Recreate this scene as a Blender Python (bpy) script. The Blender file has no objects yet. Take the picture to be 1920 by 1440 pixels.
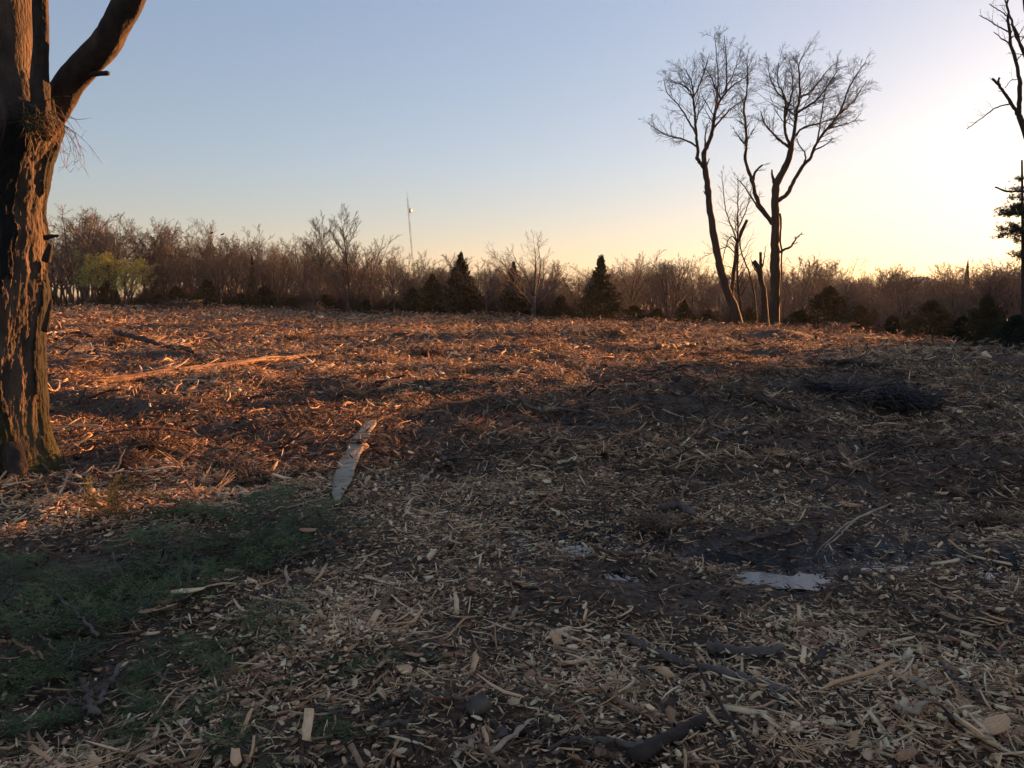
import bpy, math, random
import numpy as np
from math import radians as R, sin, cos, pi

S = bpy.context.scene
COL = S.collection
rnd = random.Random(7)
rng = np.random.default_rng(7)

# ------------------------------------------------------------------ camera
FPX = 1450.0                     # focal length in photograph pixels (1920 wide)
PITCH = R(6.5)
EYE = 1.6
cd = bpy.data.cameras.new('camera')
cd.sensor_width = 36.0
cd.lens = 36.0 * FPX / 1920.0
cd.clip_start = 0.05
cd.clip_end = 8000
cam = bpy.data.objects.new('camera', cd)
cam.location = (0, 0, EYE)
cam.rotation_euler = (R(90) - PITCH, 0, 0)
COL.objects.link(cam)
S.camera = cam

# ------------------------------------------------------------------ sky, sun, exposure
SUN_AZ = 40.0                    # degrees right of the view axis (+Y towards +X)
SUN_EL = 7.0
SKY_STRENGTH = 0.081
SKY_GAMMA = 0.58
SKY_SAT = 1.0
HORIZON = (1.05, .85, .70)
MIDSKY = (.98, .93, .95)
ZENITH = (.96, .93, 1.04)
W = bpy.data.worlds.new('World')
S.world = W
W.use_nodes = True
nt = W.node_tree
bg = nt.nodes['Background']
sky = nt.nodes.new('ShaderNodeTexSky')
sky.sky_type = 'NISHITA'
sky.sun_disc = False
sky.sun_elevation = R(SUN_EL)
sky.sun_rotation = R(SUN_AZ)
sky.altitude = 100
sky.air_density = 1.0
sky.dust_density = .6
sky.ozone_density = 2.6
# one grade for the whole sky: softer contrast between the sunward and the far side, warmer towards the horizon
gm = nt.nodes.new('ShaderNodeGamma'); gm.inputs[1].default_value = SKY_GAMMA
nt.links.new(sky.outputs[0], gm.inputs[0])
hs = nt.nodes.new('ShaderNodeHueSaturation'); hs.inputs['Saturation'].default_value = SKY_SAT
nt.links.new(gm.outputs[0], hs.inputs['Color'])
sx = nt.nodes.new('ShaderNodeSeparateXYZ')
tcw = nt.nodes.new('ShaderNodeTexCoord'); nt.links.new(tcw.outputs['Generated'], sx.inputs[0])
rp = nt.nodes.new('ShaderNodeValToRGB'); nt.links.new(sx.outputs['Z'], rp.inputs[0])
re_ = rp.color_ramp.elements
re_[0].position = 0.0; re_[0].color = (*HORIZON, 1); re_[1].position = .45; re_[1].color = (*ZENITH, 1)
e_ = re_.new(.16); e_.color = (*MIDSKY, 1)
mu = nt.nodes.new('ShaderNodeMix'); mu.data_type = 'RGBA'; mu.blend_type = 'MULTIPLY'; mu.inputs[0].default_value = 1
nt.links.new(hs.outputs[0], mu.inputs[6]); nt.links.new(rp.outputs[0], mu.inputs[7])
nt.links.new(mu.outputs[2], bg.inputs[0])
bg.inputs[1].default_value = SKY_STRENGTH

sl = bpy.data.lights.new('sun', 'SUN')
sl.energy = 5.0
sl.angle = R(0.6)
sl.color = (1.0, 0.42, 0.13)
sun = bpy.data.objects.new('sun', sl)
COL.objects.link(sun)
# light travels along -Z of the lamp: point it away from the sun's place in the sky
from mathutils import Vector, Matrix, Euler
sd = Vector((sin(R(SUN_AZ)) * cos(R(SUN_EL)), cos(R(SUN_AZ)) * cos(R(SUN_EL)), sin(R(SUN_EL))))
sun.rotation_euler = sd.to_track_quat('Z', 'Y').to_euler()
sun.location = (30, 40, 40)

S.view_settings.view_transform = 'Standard'
S.view_settings.look = 'None'
S.view_settings.gamma = 1.0
S.view_settings.use_curve_mapping = False
S.view_settings.exposure = 2.05

# ------------------------------------------------------------------ helpers: noise, picture rays, terrain
def _hash(xi, yi, s):
    h = (xi.astype(np.int64) * 374761393 + yi.astype(np.int64) * 668265263 + s * 982451653) & 0xffffffff
    h = ((h ^ (h >> 13)) * 1274126177) & 0xffffffff
    h = h ^ (h >> 16)
    return (h & 0xffffff) / float(0xffffff)

def vnoise(x, y, s=0):
    x = np.asarray(x, float); y = np.asarray(y, float)
    xi = np.floor(x); yi = np.floor(y)
    fx = x - xi; fy = y - yi
    fx = fx * fx * (3 - 2 * fx); fy = fy * fy * (3 - 2 * fy)
    a = _hash(xi, yi, s); b = _hash(xi + 1, yi, s); c = _hash(xi, yi + 1, s); d = _hash(xi + 1, yi + 1, s)
    return (a * (1 - fx) + b * fx) * (1 - fy) + (c * (1 - fx) + d * fx) * fy - 0.5

def fbm(x, y, s=0, o=3):
    v = 0; a = 1.0; f = 1.0
    for i in range(o):
        v = v + a * vnoise(x * f + 13.7 * i, y * f - 7.1 * i, s + i); a *= .5; f *= 2.03
    return v

AZT = np.array([-180, -60, -34, -24.5, -17.6, -10.2, 1.6, 15, 20.4, 27, 33.5, 50, 80, 120, 180.])
EDG = np.array([120, 90, 86, 84, 80, 66, 51.5, 42, 40, 34, 30, 30, 45, 90, 120.])
EDH = np.array([.3, .4, .45, .35, .17, 0, 0, 0, -.02, -.12, -.3, -.3, 0, .2, .3])
SLP = np.array([.01, .01, .01, .01, .015, .03, .045, .07, .08, .09, .09, .06, .05, .02, .01])
DRP = np.array([.5, .5, .5, .5, .7, 1.6, 2.6, 4.5, 5.5, 6.5, 6.5, 3.5, 3, 1, .5])

def smooth(t):
    t = np.clip(t, 0, 1); return t * t * (3 - 2 * t)

PUD = [  # px, py, rx, ry (photograph pixels)
    (1508, 1073, 98, 11), (1440, 1062, 40, 6), (1140, 1018, 70, 8), (1235, 1024, 50, 5), (1850, 1080, 30, 7), (985, 1001, 14, 5), (1690, 1069, 42, 4),
    (1180, 1085, 26, 8), (1330, 1025, 46, 5), (1860, 1103, 26, 5)]

def flat(px, py, z=0.0):
    dx = px - 960; u = 720 - py
    dy = cos(PITCH) * FPX + sin(PITCH) * u
    dz = -sin(PITCH) * FPX + cos(PITCH) * u
    t = (z - EYE) / dz
    return dx * t, dy * t
PUDG = []
for px, py, rx, ry in PUD:
    x, y = flat(px, py); x1, _ = flat(px + rx, py); _, y1 = flat(px, py - ry)
    PUDG.append((x, y, x1 - x, y1 - y))

def H(x, y, pud=True):
    x = np.asarray(x, float); y = np.asarray(y, float)
    r = np.hypot(x, y); a = np.degrees(np.arctan2(x, y))
    e = np.interp(a, AZT, EDG); eh = np.interp(a, AZT, EDH)
    sl_ = np.interp(a, AZT, SLP); dp = np.interp(a, AZT, DRP)
    h = eh * smooth((r - 15) / (e - 15))
    t = np.maximum(r - e + 2, 0)
    h = h - dp * (1 - np.exp(-t * sl_ / dp * (1 - np.exp(-t / 6))))
    # mounds of mulch, hollows, long rolls
    g = smooth((r - 3) / 10)
    fade = 1 - smooth((r - 110) / 60)
    # an even spot of ground under the long bark strip
    (ax, ay), (bx_, by_) = flat(634, 960), flat(694, 795)
    tt = np.clip(((x - ax) * (bx_ - ax) + (y - ay) * (by_ - ay)) / ((bx_ - ax) ** 2 + (by_ - ay) ** 2), 0, 1)
    fade = fade * (1 - .9 * np.exp(-((x - ax - tt * (bx_ - ax)) ** 2 + (y - ay - tt * (by_ - ay)) ** 2) / .55 ** 2))
    h = h + fade * (g * (.24 * fbm(x * .22, y * .30, 3, 3) + .28 * fbm(x * .8, y * .95, 9, 2)) + .13 * fbm(x * 1.3, y * 1.5, 21, 2) + .035 * fbm(x * 5, y * 6, 33, 2))
    far = smooth((r - 140) / 200)
    h = h + far * 3.0 * fbm(x * .006, y * .006, 41, 2)
    # muddy lane crossing in front on the right
    ly = 5.15 - .27 * (x - .3) + .05 * np.sin(x * 3)
    lane = np.exp(-((y - ly) / .33) ** 2) * smooth((x + .4) / .8) * (1 - smooth((x - 5) / 3))
    h = h - .07 * lane + lane * .04 * fbm(x * 11, y * 18, 61, 3)
    if pud:
        for (cx, cy, rx, ry) in PUDG:
            q = ((x - cx) / rx) ** 2 + ((y - cy) / (ry * 1.1)) ** 2
            h = h - .05 * np.exp(-q * .9) + .03 * np.exp(-q * .5) * vnoise(x * 17, y * 30, 63)
    return h

def ray(px, py):
    dx = px - 960; u = 720 - py
    return dx, cos(PITCH) * FPX + sin(PITCH) * u, -sin(PITCH) * FPX + cos(PITCH) * u

def at(px, py, Y):               # the point seen at that pixel, Y metres ahead
    dx, dy, dz = ray(px, py); t = Y / dy
    return (dx * t, Y, EYE + dz * t)

def gp(px, py):                  # the point of the ground seen at that pixel
    z = 0.0
    for _ in range(8):
        x, y = flat(px, py, z); z = .5 * z + .5 * float(H(x, y))
    return (x, y, float(H(x, y)))

def col(px, Y):                  # ground under a picture column at Y metres
    x = (px - 960) / FPX * Y
    return (x, Y, float(H(x, Y)))

def project(x, y, z):
    dy = y * cos(PITCH) - (z - EYE) * sin(PITCH)
    du = y * sin(PITCH) + (z - EYE) * cos(PITCH)
    return 960 + FPX * x / dy, 720 - FPX * du / dy

# ------------------------------------------------------------------ helpers: meshes and objects
def mk_mesh(name, V, F, mat=None, smooth_=False, attrs=None):
    """F: array (m,k) or a list of such arrays"""
    V = np.asarray(V, np.float32)
    Fs = F if isinstance(F, list) else [F]
    Fs = [np.asarray(f, np.int32) for f in Fs if len(f)]
    me = bpy.data.meshes.new(name)
    me.vertices.add(len(V)); me.vertices.foreach_set('co', V.ravel())
    nl = sum(f.size for f in Fs); npl = sum(len(f) for f in Fs)
    me.loops.add(nl); me.polygons.add(npl)
    me.loops.foreach_set('vertex_index', np.concatenate([f.ravel() for f in Fs]))
    st = []; o = 0
    for f in Fs:
        st.append(o + np.arange(len(f)) * f.shape[1]); o += f.size
    me.polygons.foreach_set('loop_start', np.concatenate(st).astype(np.int32))
    if smooth_:
        me.polygons.foreach_set('use_smooth', np.ones(npl, bool))
    if attrs:
        for k, v in attrs.items():
            a = me.attributes.new(k, 'FLOAT', 'POINT'); a.data.foreach_set('value', np.asarray(v, np.float32))
    me.update(calc_edges=True)
    me.validate()
    if mat: me.materials.append(mat)
    return me

def tag(o, label=None, cat=None, group=None, kind=None):
    if label: o['label'] = label
    if cat: o['category'] = cat
    if group: o['group'] = group
    if kind: o['kind'] = kind
    return o

def link(name, me, parent=None, loc=None):
    o = bpy.data.objects.new(name, me); COL.objects.link(o)
    if parent is not None: o.parent = parent
    if loc is not None: o.location = loc
    return o

def empty(name, loc=(0, 0, 0), rz=0):
    o = bpy.data.objects.new(name, None); COL.objects.link(o)
    o.location = loc; o.rotation_euler = (0, 0, rz); o.empty_display_size = .2
    return o

def copy_thing(o):
    c = o.copy(); COL.objects.link(c)
    for ch in list(o.children):
        d = ch.copy(); COL.objects.link(d); d.parent = c
        for g in list(ch.children):
            e = g.copy(); COL.objects.link(e); e.parent = d
    return c

class Tubes:
    """collects polylines with radii; builds them all as one mesh"""
    def __init__(s): s.g = {}
    def add(s, P, Rr, k=3, flat_=1.0):
        s.g.setdefault((len(P), k, flat_), []).append((P, Rr))
    def arrays(s):
        Vs = []; Fs = []; o = 0
        for (n, k, fl), L in s.g.items():
            P = np.array([l[0] for l in L], float); Q = np.array([l[1] for l in L], float)
            m = len(L)
            T = np.empty_like(P)
            T[:, 1:-1] = P[:, 2:] - P[:, :-2]; T[:, 0] = P[:, 1] - P[:, 0]; T[:, -1] = P[:, -1] - P[:, -2]
            T /= np.maximum(np.linalg.norm(T, axis=2, keepdims=True), 1e-9)
            ov = P[:, -1] - P[:, 0]
            ref = np.where((np.abs(ov[:, 2]) > .8 * np.linalg.norm(ov, axis=1))[:, None], np.array([[1., .13, 0]]), np.array([[0, .05, 1.]]))[:, None, :]
            U = np.cross(T, ref); U /= np.maximum(np.linalg.norm(U, axis=2, keepdims=True), 1e-9)
            N = np.cross(U, T)
            an = np.arange(k) * 2 * pi / k + .4
            V = P[:, :, None, :] + Q[:, :, None, None] * (np.cos(an)[None, None, :, None] * U[:, :, None, :] + fl * np.sin(an)[None, None, :, None] * N[:, :, None, :])
            Vs.append(V.reshape(-1, 3))
            idx = (o + np.arange(m * n * k)).reshape(m, n, k)
            a = idx[:, :-1, :]; b = idx[:, 1:, :]
            F = np.stack([a, np.roll(a, -1, 2), np.roll(b, -1, 2), b], -1).reshape(-1, 4)
            Fs.append(F)
            if k == 3:
                Fs.append(idx[:, 0, ::-1].reshape(-1, 3)); Fs.append(idx[:, -1, :].reshape(-1, 3))
            elif k == 4:
                Fs.append(idx[:, 0, ::-1].reshape(-1, 4)); Fs.append(idx[:, -1, :].reshape(-1, 4))
            elif k > 4:
                Fs.append(idx[:, 0, ::-1].reshape(-1, k)); Fs.append(idx[:, -1, :].reshape(-1, k))
            o += m * n * k
        return np.concatenate(Vs), Fs
    def mesh(s, name, mat, smooth_=False):
        V, F = s.arrays()
        return mk_mesh(name, V, F, mat, smooth_)

def resample(P, n):
    P = np.asarray(P, float); d = np.r_[0, np.cumsum(np.linalg.norm(np.diff(P, axis=0), axis=1))]
    # catmull-like smoothing through cubic interpolation per axis
    t = np.linspace(0, d[-1], n)
    out = np.stack([np.interp(t, d, P[:, i]) for i in range(P.shape[1])], 1)
    for _ in range(2):
        out[1:-1] = .5 * out[1:-1] + .25 * (out[:-2] + out[2:])
    return out

# ------------------------------------------------------------------ materials
def mat(name, base=(.1, .1, .1), rough=.85, var=None, scale=8.0, bump=0.0, bscale=40.0, stretch=None, spec=.3, build=None, obj_rand=0.0):
    m = bpy.data.materials.new(name); m.use_nodes = True
    n = m.node_tree; b = n.nodes['Principled BSDF']
    b.inputs['Roughness'].default_value = rough
    b.inputs['Specular IOR Level'].default_value = spec
    tc = n.nodes.new('ShaderNodeTexCoord')
    mp = n.nodes.new('ShaderNodeMapping'); n.links.new(tc.outputs['Object'], mp.inputs[0])
    if stretch: mp.inputs['Scale'].default_value = stretch
    nz = n.nodes.new('ShaderNodeTexNoise'); nz.inputs['Scale'].default_value = scale; nz.inputs['Detail'].default_value = 5
    nz.inputs['Roughness'].default_value = .65
    n.links.new(mp.outputs[0], nz.inputs['Vector'])
    cr = n.nodes.new('ShaderNodeValToRGB'); n.links.new(nz.outputs['Fac'], cr.inputs[0])
    v = var or [(.35, tuple(c * .6 for c in base)), (.65, tuple(c * 1.3 for c in base))]
    el = cr.color_ramp.elements
    el[0].position = v[0][0]; el[0].color = (*v[0][1], 1)
    el[1].position = v[-1][0]; el[1].color = (*v[-1][1], 1)
    for p, c in v[1:-1]:
        e = el.new(p); e.color = (*c, 1)
    out = cr.outputs[0]
    if obj_rand:
        oi = n.nodes.new('ShaderNodeObjectInfo')
        mr = n.nodes.new('ShaderNodeMapRange'); mr.inputs[3].default_value = 1 - obj_rand; mr.inputs[4].default_value = 1 + obj_rand
        n.links.new(oi.outputs['Random'], mr.inputs[0])
        vm = n.nodes.new('ShaderNodeVectorMath'); vm.operation = 'SCALE'
        n.links.new(out, vm.inputs[0]); n.links.new(mr.outputs[0], vm.inputs['Scale'])
        out = vm.outputs[0]
    n.links.new(out, b.inputs['Base Color'])
    if bump:
        bz = n.nodes.new('ShaderNodeTexNoise'); bz.inputs['Scale'].default_value = bscale; bz.inputs['Detail'].default_value = 6
        n.links.new(mp.outputs[0], bz.inputs['Vector'])
        bp = n.nodes.new('ShaderNodeBump'); bp.inputs['Strength'].default_value = bump; bp.inputs['Distance'].default_value = .02
        n.links.new(bz.outputs['Fac'], bp.inputs['Height']); n.links.new(bp.outputs[0], b.inputs['Normal'])
    if build: build(n, b, mp, out)
    return m

TONE = [(0.0, (.022, .015, .012)), (.2, (.070, .042, .032)), (.42, (.20, .122, .085)), (.62, (.42, .285, .175)), (.84, (.66, .50, .32)), (1.0, (.78, .65, .46))]
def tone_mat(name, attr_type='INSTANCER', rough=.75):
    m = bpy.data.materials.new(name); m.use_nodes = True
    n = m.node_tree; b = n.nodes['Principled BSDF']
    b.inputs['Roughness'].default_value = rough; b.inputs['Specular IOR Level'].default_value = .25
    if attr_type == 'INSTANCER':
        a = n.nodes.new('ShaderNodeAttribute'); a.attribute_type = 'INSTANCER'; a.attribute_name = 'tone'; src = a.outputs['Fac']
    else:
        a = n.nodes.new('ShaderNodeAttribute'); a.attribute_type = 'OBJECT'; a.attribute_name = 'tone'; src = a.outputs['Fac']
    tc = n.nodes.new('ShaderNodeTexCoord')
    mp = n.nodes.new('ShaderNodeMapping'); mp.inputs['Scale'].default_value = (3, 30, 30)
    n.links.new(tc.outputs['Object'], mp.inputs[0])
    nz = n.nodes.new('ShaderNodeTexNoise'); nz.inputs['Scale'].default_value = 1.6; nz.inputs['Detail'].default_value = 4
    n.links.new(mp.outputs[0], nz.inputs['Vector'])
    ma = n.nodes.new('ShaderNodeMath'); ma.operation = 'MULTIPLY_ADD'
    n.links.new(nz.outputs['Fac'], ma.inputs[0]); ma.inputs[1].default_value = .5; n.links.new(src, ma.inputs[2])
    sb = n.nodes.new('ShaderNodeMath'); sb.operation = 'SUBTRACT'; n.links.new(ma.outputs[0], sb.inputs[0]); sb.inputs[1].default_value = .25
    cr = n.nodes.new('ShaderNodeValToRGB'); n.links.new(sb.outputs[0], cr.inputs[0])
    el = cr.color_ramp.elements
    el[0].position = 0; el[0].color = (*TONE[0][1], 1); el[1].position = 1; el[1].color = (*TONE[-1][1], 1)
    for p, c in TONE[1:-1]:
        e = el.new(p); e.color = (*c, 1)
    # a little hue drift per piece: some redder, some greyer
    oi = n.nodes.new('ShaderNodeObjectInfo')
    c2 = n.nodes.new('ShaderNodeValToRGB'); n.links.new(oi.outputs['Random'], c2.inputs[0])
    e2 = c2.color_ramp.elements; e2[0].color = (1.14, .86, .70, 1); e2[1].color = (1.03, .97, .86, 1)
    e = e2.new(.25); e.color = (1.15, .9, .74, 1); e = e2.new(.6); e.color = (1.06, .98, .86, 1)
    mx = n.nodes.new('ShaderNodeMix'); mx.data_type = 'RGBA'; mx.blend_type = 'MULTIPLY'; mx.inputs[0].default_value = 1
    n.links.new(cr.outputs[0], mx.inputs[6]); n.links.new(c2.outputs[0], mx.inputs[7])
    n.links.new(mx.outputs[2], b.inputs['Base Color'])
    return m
M_chip = tone_mat('chipped wood scattered')
M_piece = tone_mat('chipped wood piece', 'OBJECT')

def soil_build(n, b, mp, out):
    # wetter, glossier mud where the mesh says so
    a = n.nodes.new('ShaderNodeAttribute'); a.attribute_name = 'wet'
    mr = n.nodes.new('ShaderNodeMapRange'); n.links.new(a.outputs['Fac'], mr.inputs[0])
    mr.inputs[3].default_value = .95; mr.inputs[4].default_value = .6
    gz_ = n.nodes.new('ShaderNodeTexNoise'); gz_.inputs['Scale'].default_value = 7; gz_.inputs['Detail'].default_value = 5; n.links.new(mp.outputs[0], gz_.inputs['Vector'])
    gr = n.nodes.new('ShaderNodeMapRange'); n.links.new(gz_.outputs['Fac'], gr.inputs[0]); gr.inputs[1].default_value = .42; gr.inputs[2].default_value = .6; gr.inputs[3].default_value = .12; gr.inputs[4].default_value = .6
    n.links.new(gr.outputs[0], mr.inputs[4])
    n.links.new(mr.outputs[0], b.inputs['Roughness'])
    mx = n.nodes.new('ShaderNodeMix'); mx.data_type = 'RGBA'
    n.links.new(a.outputs['Fac'], mx.inputs[0]); n.links.new(out, mx.inputs[6]); mx.inputs[7].default_value = (.012, .010, .010, 1)
    n.links.new(mx.outputs[2], b.inputs['Base Color'])
M_soil = mat('soil', rough=.95, scale=24.0, var=[(.32, (.030, .019, .013)), (.5, (.085, .053, .034)), (.68, (.17, .11, .07))], bump=1.0, bscale=38, spec=.35, build=soil_build)
M_water = mat('muddy water', (.014, .013, .014), rough=.02, scale=3, spec=.5, bump=.012, bscale=30)
M_barkdark = mat('dark bark', rough=.9, scale=3, stretch=(1, 1, .25), var=[(.3, (.018, .013, .011)), (.7, (.06, .044, .036))], bump=.6, bscale=14)
M_twig = mat('twig bark', rough=.95, scale=2, var=[(.3, (.012, .010, .009)), (.7, (.028, .021, .019))])
M_wood_trunk = mat('grey brown bark', rough=.9, scale=1.2, var=[(.3, (.05, .040, .035)), (.7, (.12, .10, .085))], obj_rand=.25)
M_wood_twig = mat('winter twigs', rough=.95, scale=.35, var=[(.3, (.085, .074, .068)), (.7, (.15, .132, .12))], obj_rand=.3)
M_under = mat('brush stems', rough=.95, scale=.3, var=[(.3, (.05, .040, .040)), (.7, (.10, .08, .075))], obj_rand=.3)
M_cedar = mat('cedar foliage', rough=.8, scale=.8, var=[(.3, (.012, .020, .010)), (.55, (.026, .036, .015)), (.8, (.065, .05, .02))], obj_rand=.25)
M_cedar_warm = mat('bronze cedar foliage', rough=.8, scale=.5, var=[(.3, (.02, .026, .012)), (.5, (.085, .062, .024)), (.75, (.20, .10, .045))], obj_rand=.2)
M_bough = mat('cut cedar foliage', rough=.7, scale=2.0, var=[(.3, (.04, .06, .024)), (.55, (.085, .115, .042)), (.8, (.20, .20, .07))], obj_rand=.3)
M_bough_y = mat('yellowing cedar foliage', rough=.7, scale=2.0, var=[(.3, (.05, .06, .02)), (.7, (.14, .13, .035))], obj_rand=.2)
M_bud = mat('yellow green buds', rough=.8, scale=.6, var=[(.3, (.36, .34, .07)), (.7, (.60, .54, .12))])
M_pine = mat('pine needles', rough=.8, scale=1, var=[(.3, (.02, .028, .012)), (.7, (.06, .06, .02))])
M_steel = mat('galvanised steel', (.25, .25, .26), rough=.5)
M_wood_pale = mat('split pale wood', rough=.75, scale=5, stretch=(1, 1, 1), var=[(.25, (.16, .10, .065)), (.5, (.38, .27, .18)), (.75, (.55, .43, .31))], bump=.5, bscale=60)
M_wood_orange = mat('red brown split wood', rough=.75, scale=4, var=[(.3, (.10, .05, .03)), (.7, (.34, .19, .10))], bump=.5, bscale=50)
M_barkgrey = mat('grey stick bark', rough=.85, scale=6, var=[(.3, (.06, .045, .036)), (.7, (.19, .145, .115))], bump=.5, bscale=50)
M_barkstick = mat('dark stick bark', rough=.85, scale=6, var=[(.3, (.02, .014, .011)), (.7, (.075, .05, .038))], bump=.5, bscale=50)
M_hill = mat('far hillside', (.12, .12, .12), scale=.01, var=[(.3, (.10, .09, .08)), (.7, (.16, .15, .13))])
M_bird = mat('black feathers', (.015, .015, .017))

def strip_build(n, b, mp, out):
    # scattered stains and cracks of the inner bark
    m2 = n.nodes.new('ShaderNodeMapping'); m2.inputs['Scale'].default_value = (2.2, 7, 1); n.links.new(mp.outputs[0], m2.inputs[0])
    nz = n.nodes.new('ShaderNodeTexNoise'); nz.inputs['Scale'].default_value = 3.0; nz.inputs['Detail'].default_value = 7; nz.inputs['Roughness'].default_value = .7
    n.links.new(m2.outputs[0], nz.inputs['Vector'])
    cr = n.nodes.new('ShaderNodeValToRGB'); n.links.new(nz.outputs['Fac'], cr.inputs[0])
    cr.color_ramp.elements[0].position = .36; cr.color_ramp.elements[0].color = (.22, .17, .13, 1)
    cr.color_ramp.elements[1].position = .50; cr.color_ramp.elements[1].color = (1, 1, 1, 1)
    mx = n.nodes.new('ShaderNodeMix'); mx.data_type = 'RGBA'; mx.blend_type = 'MULTIPLY'; mx.inputs[0].default_value = .85
    n.links.new(out, mx.inputs[6]); n.links.new(cr.outputs[0], mx.inputs[7])
    n.links.new(mx.outputs[2], b.inputs['Base Color'])
M_strip = mat('pale inner bark', rough=.7, scale=5, var=[(.3, (.24, .19, .13)), (.7, (.40, .33, .235))], bump=.3, bscale=50, build=strip_build)

# ------------------------------------------------------------------ the ground
az = np.concatenate([np.arange(-50, 50.01, .3), np.arange(56, 310, 6.)])
rr = [.02, .3, .6]
while rr[-1] < 1000:
    r = rr[-1]
    rr.append(r + (max(.04, .0092 * r) if r < 130 else r * .06))
rr = np.array(rr)
A, RR = np.meshgrid(np.radians(az), rr)
X = RR * np.sin(A); Y = RR * np.cos(A)
Z = H(X, Y)
ly = 5.15 - .27 * (X - .3) + .05 * np.sin(X * 3)
wet = np.exp(-((Y - ly) / .36) ** 2) * smooth((X + .5) / .8) * (1 - smooth((X - 6) / 3))
wet = np.clip(wet + .5 * fbm(X * 4, Y * 4, 77, 2) * (wet > .05), 0, 1)
nr, na = X.shape
idx = np.arange(nr * na).reshape(nr, na)
a_ = idx[:-1]; b_ = idx[1:]
Fq = np.stack([a_, b_, np.roll(b_, -1, 1), np.roll(a_, -1, 1)], -1).reshape(-1, 4)
Fq = Fq[:, ::-1]
me = mk_mesh('ground', np.stack([X, Y, Z], -1).reshape(-1, 3), Fq, M_soil, True, {'wet': wet.ravel()})
tag(link('ground', me), kind='structure')

for (cx, cy, rx, ry) in PUDG:
    n = 64; t = np.linspace(0, 2 * pi, n, endpoint=False)
    rad = 1 + .75 * fbm(np.cos(t) * 2.2 + cx * 9, np.sin(t) * 2.2, 5, 3)
    ox = rx * rad * np.cos(t) * 1.5; oy = ry * rad * np.sin(t) * 1.5
    lvl = float(np.percentile(H(cx + ox * .7, cy + oy * .7), 50)) + .008
    V = [(0, 0, 0)] + [(ox[i], oy[i], 0) for i in range(n)]
    me = mk_mesh('puddle', V, np.array([(0, i + 1, (i + 1) % n + 1) for i in range(n)]), M_water)
    tag(link('puddle', me, loc=(cx, cy, lvl)), kind='structure')

# far hill on the right
n = 40; u = np.linspace(-1, 1, n); v = np.linspace(-1, 1, 24)
U, Vv = np.meshgrid(u, v)
hx, hy, hz = at(1722, 555, 520)
Zh = 20.5 * np.exp(-(U / .55) ** 2 * 1.1) * np.exp(-(Vv / .5) ** 2) - 6
ii = np.arange(n * 24).reshape(24, n)
Fh = np.stack([ii[:-1, :-1], ii[:-1, 1:], ii[1:, 1:], ii[1:, :-1]], -1).reshape(-1, 4)
me = mk_mesh('hill', np.stack([U * 48, Vv * 80, Zh], -1).reshape(-1, 3), Fh, M_hill, True)
tag(link('hill', me, loc=(hx, hy, 0)), kind='structure')

# ------------------------------------------------------------------ scatter by geometry nodes
def scatter(name, variants, P, rot, scl, vid, tone=None):
    src = bpy.data.collections.new(name + ' shapes')
    for i, m_ in enumerate(variants):
        o = bpy.data.objects.new('%s shape %02d' % (name, i), m_); src.objects.link(o)
    me = bpy.data.meshes.new(name)
    me.vertices.add(len(P)); me.vertices.foreach_set('co', np.asarray(P, np.float32).ravel())
    for k, v, ty in (('rot', rot, 'FLOAT_VECTOR'), ('scl', scl, 'FLOAT_VECTOR')):
        a = me.attributes.new(k, ty, 'POINT'); a.data.foreach_set('vector', np.asarray(v, np.float32).ravel())
    a = me.attributes.new('vid', 'INT', 'POINT'); a.data.foreach_set('value', np.asarray(vid, np.int32))
    a = me.attributes.new('tone', 'FLOAT', 'POINT')
    a.data.foreach_set('value', np.asarray(tone if tone is not None else np.zeros(len(P)), np.float32))
    me.update()
    o = link(name, me)
    ng = bpy.data.node_groups.new(name + ' scatter', 'GeometryNodeTree')
    ng.interface.new_socket('Geometry', in_out='INPUT', socket_type='NodeSocketGeometry')
    ng.interface.new_socket('Geometry', in_out='OUTPUT', socket_type='NodeSocketGeometry')
    N = ng.nodes; L = ng.links
    gi = N.new('NodeGroupInput'); go = N.new('NodeGroupOutput')
    ci = N.new('GeometryNodeCollectionInfo'); ci.inputs['Collection'].default_value = src
    ci.inputs['Separate Children'].default_value = True; ci.inputs['Reset Children'].default_value = True
    ip = N.new('GeometryNodeInstanceOnPoints'); ip.inputs['Pick Instance'].default_value = True
    def na_(nm, ty):
        q = N.new('GeometryNodeInputNamedAttribute'); q.data_type = ty; q.inputs['Name'].default_value = nm
        return [s for s in q.outputs if s.enabled and s.name == 'Attribute'][0]
    L.new(gi.outputs[0], ip.inputs['Points']); L.new(ci.outputs[0], ip.inputs['Instance'])
    L.new(na_('vid', 'INT'), ip.inputs['Instance Index'])
    er = N.new('FunctionNodeEulerToRotation'); L.new(na_('rot', 'FLOAT_VECTOR'), er.inputs[0])
    L.new(er.outputs[0], ip.inputs['Rotation']); L.new(na_('scl', 'FLOAT_VECTOR'), ip.inputs['Scale'])
    L.new(ip.outputs[0], go.inputs[0])
    md = o.modifiers.new('scatter', 'NODES'); md.node_group = ng
    return o

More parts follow.
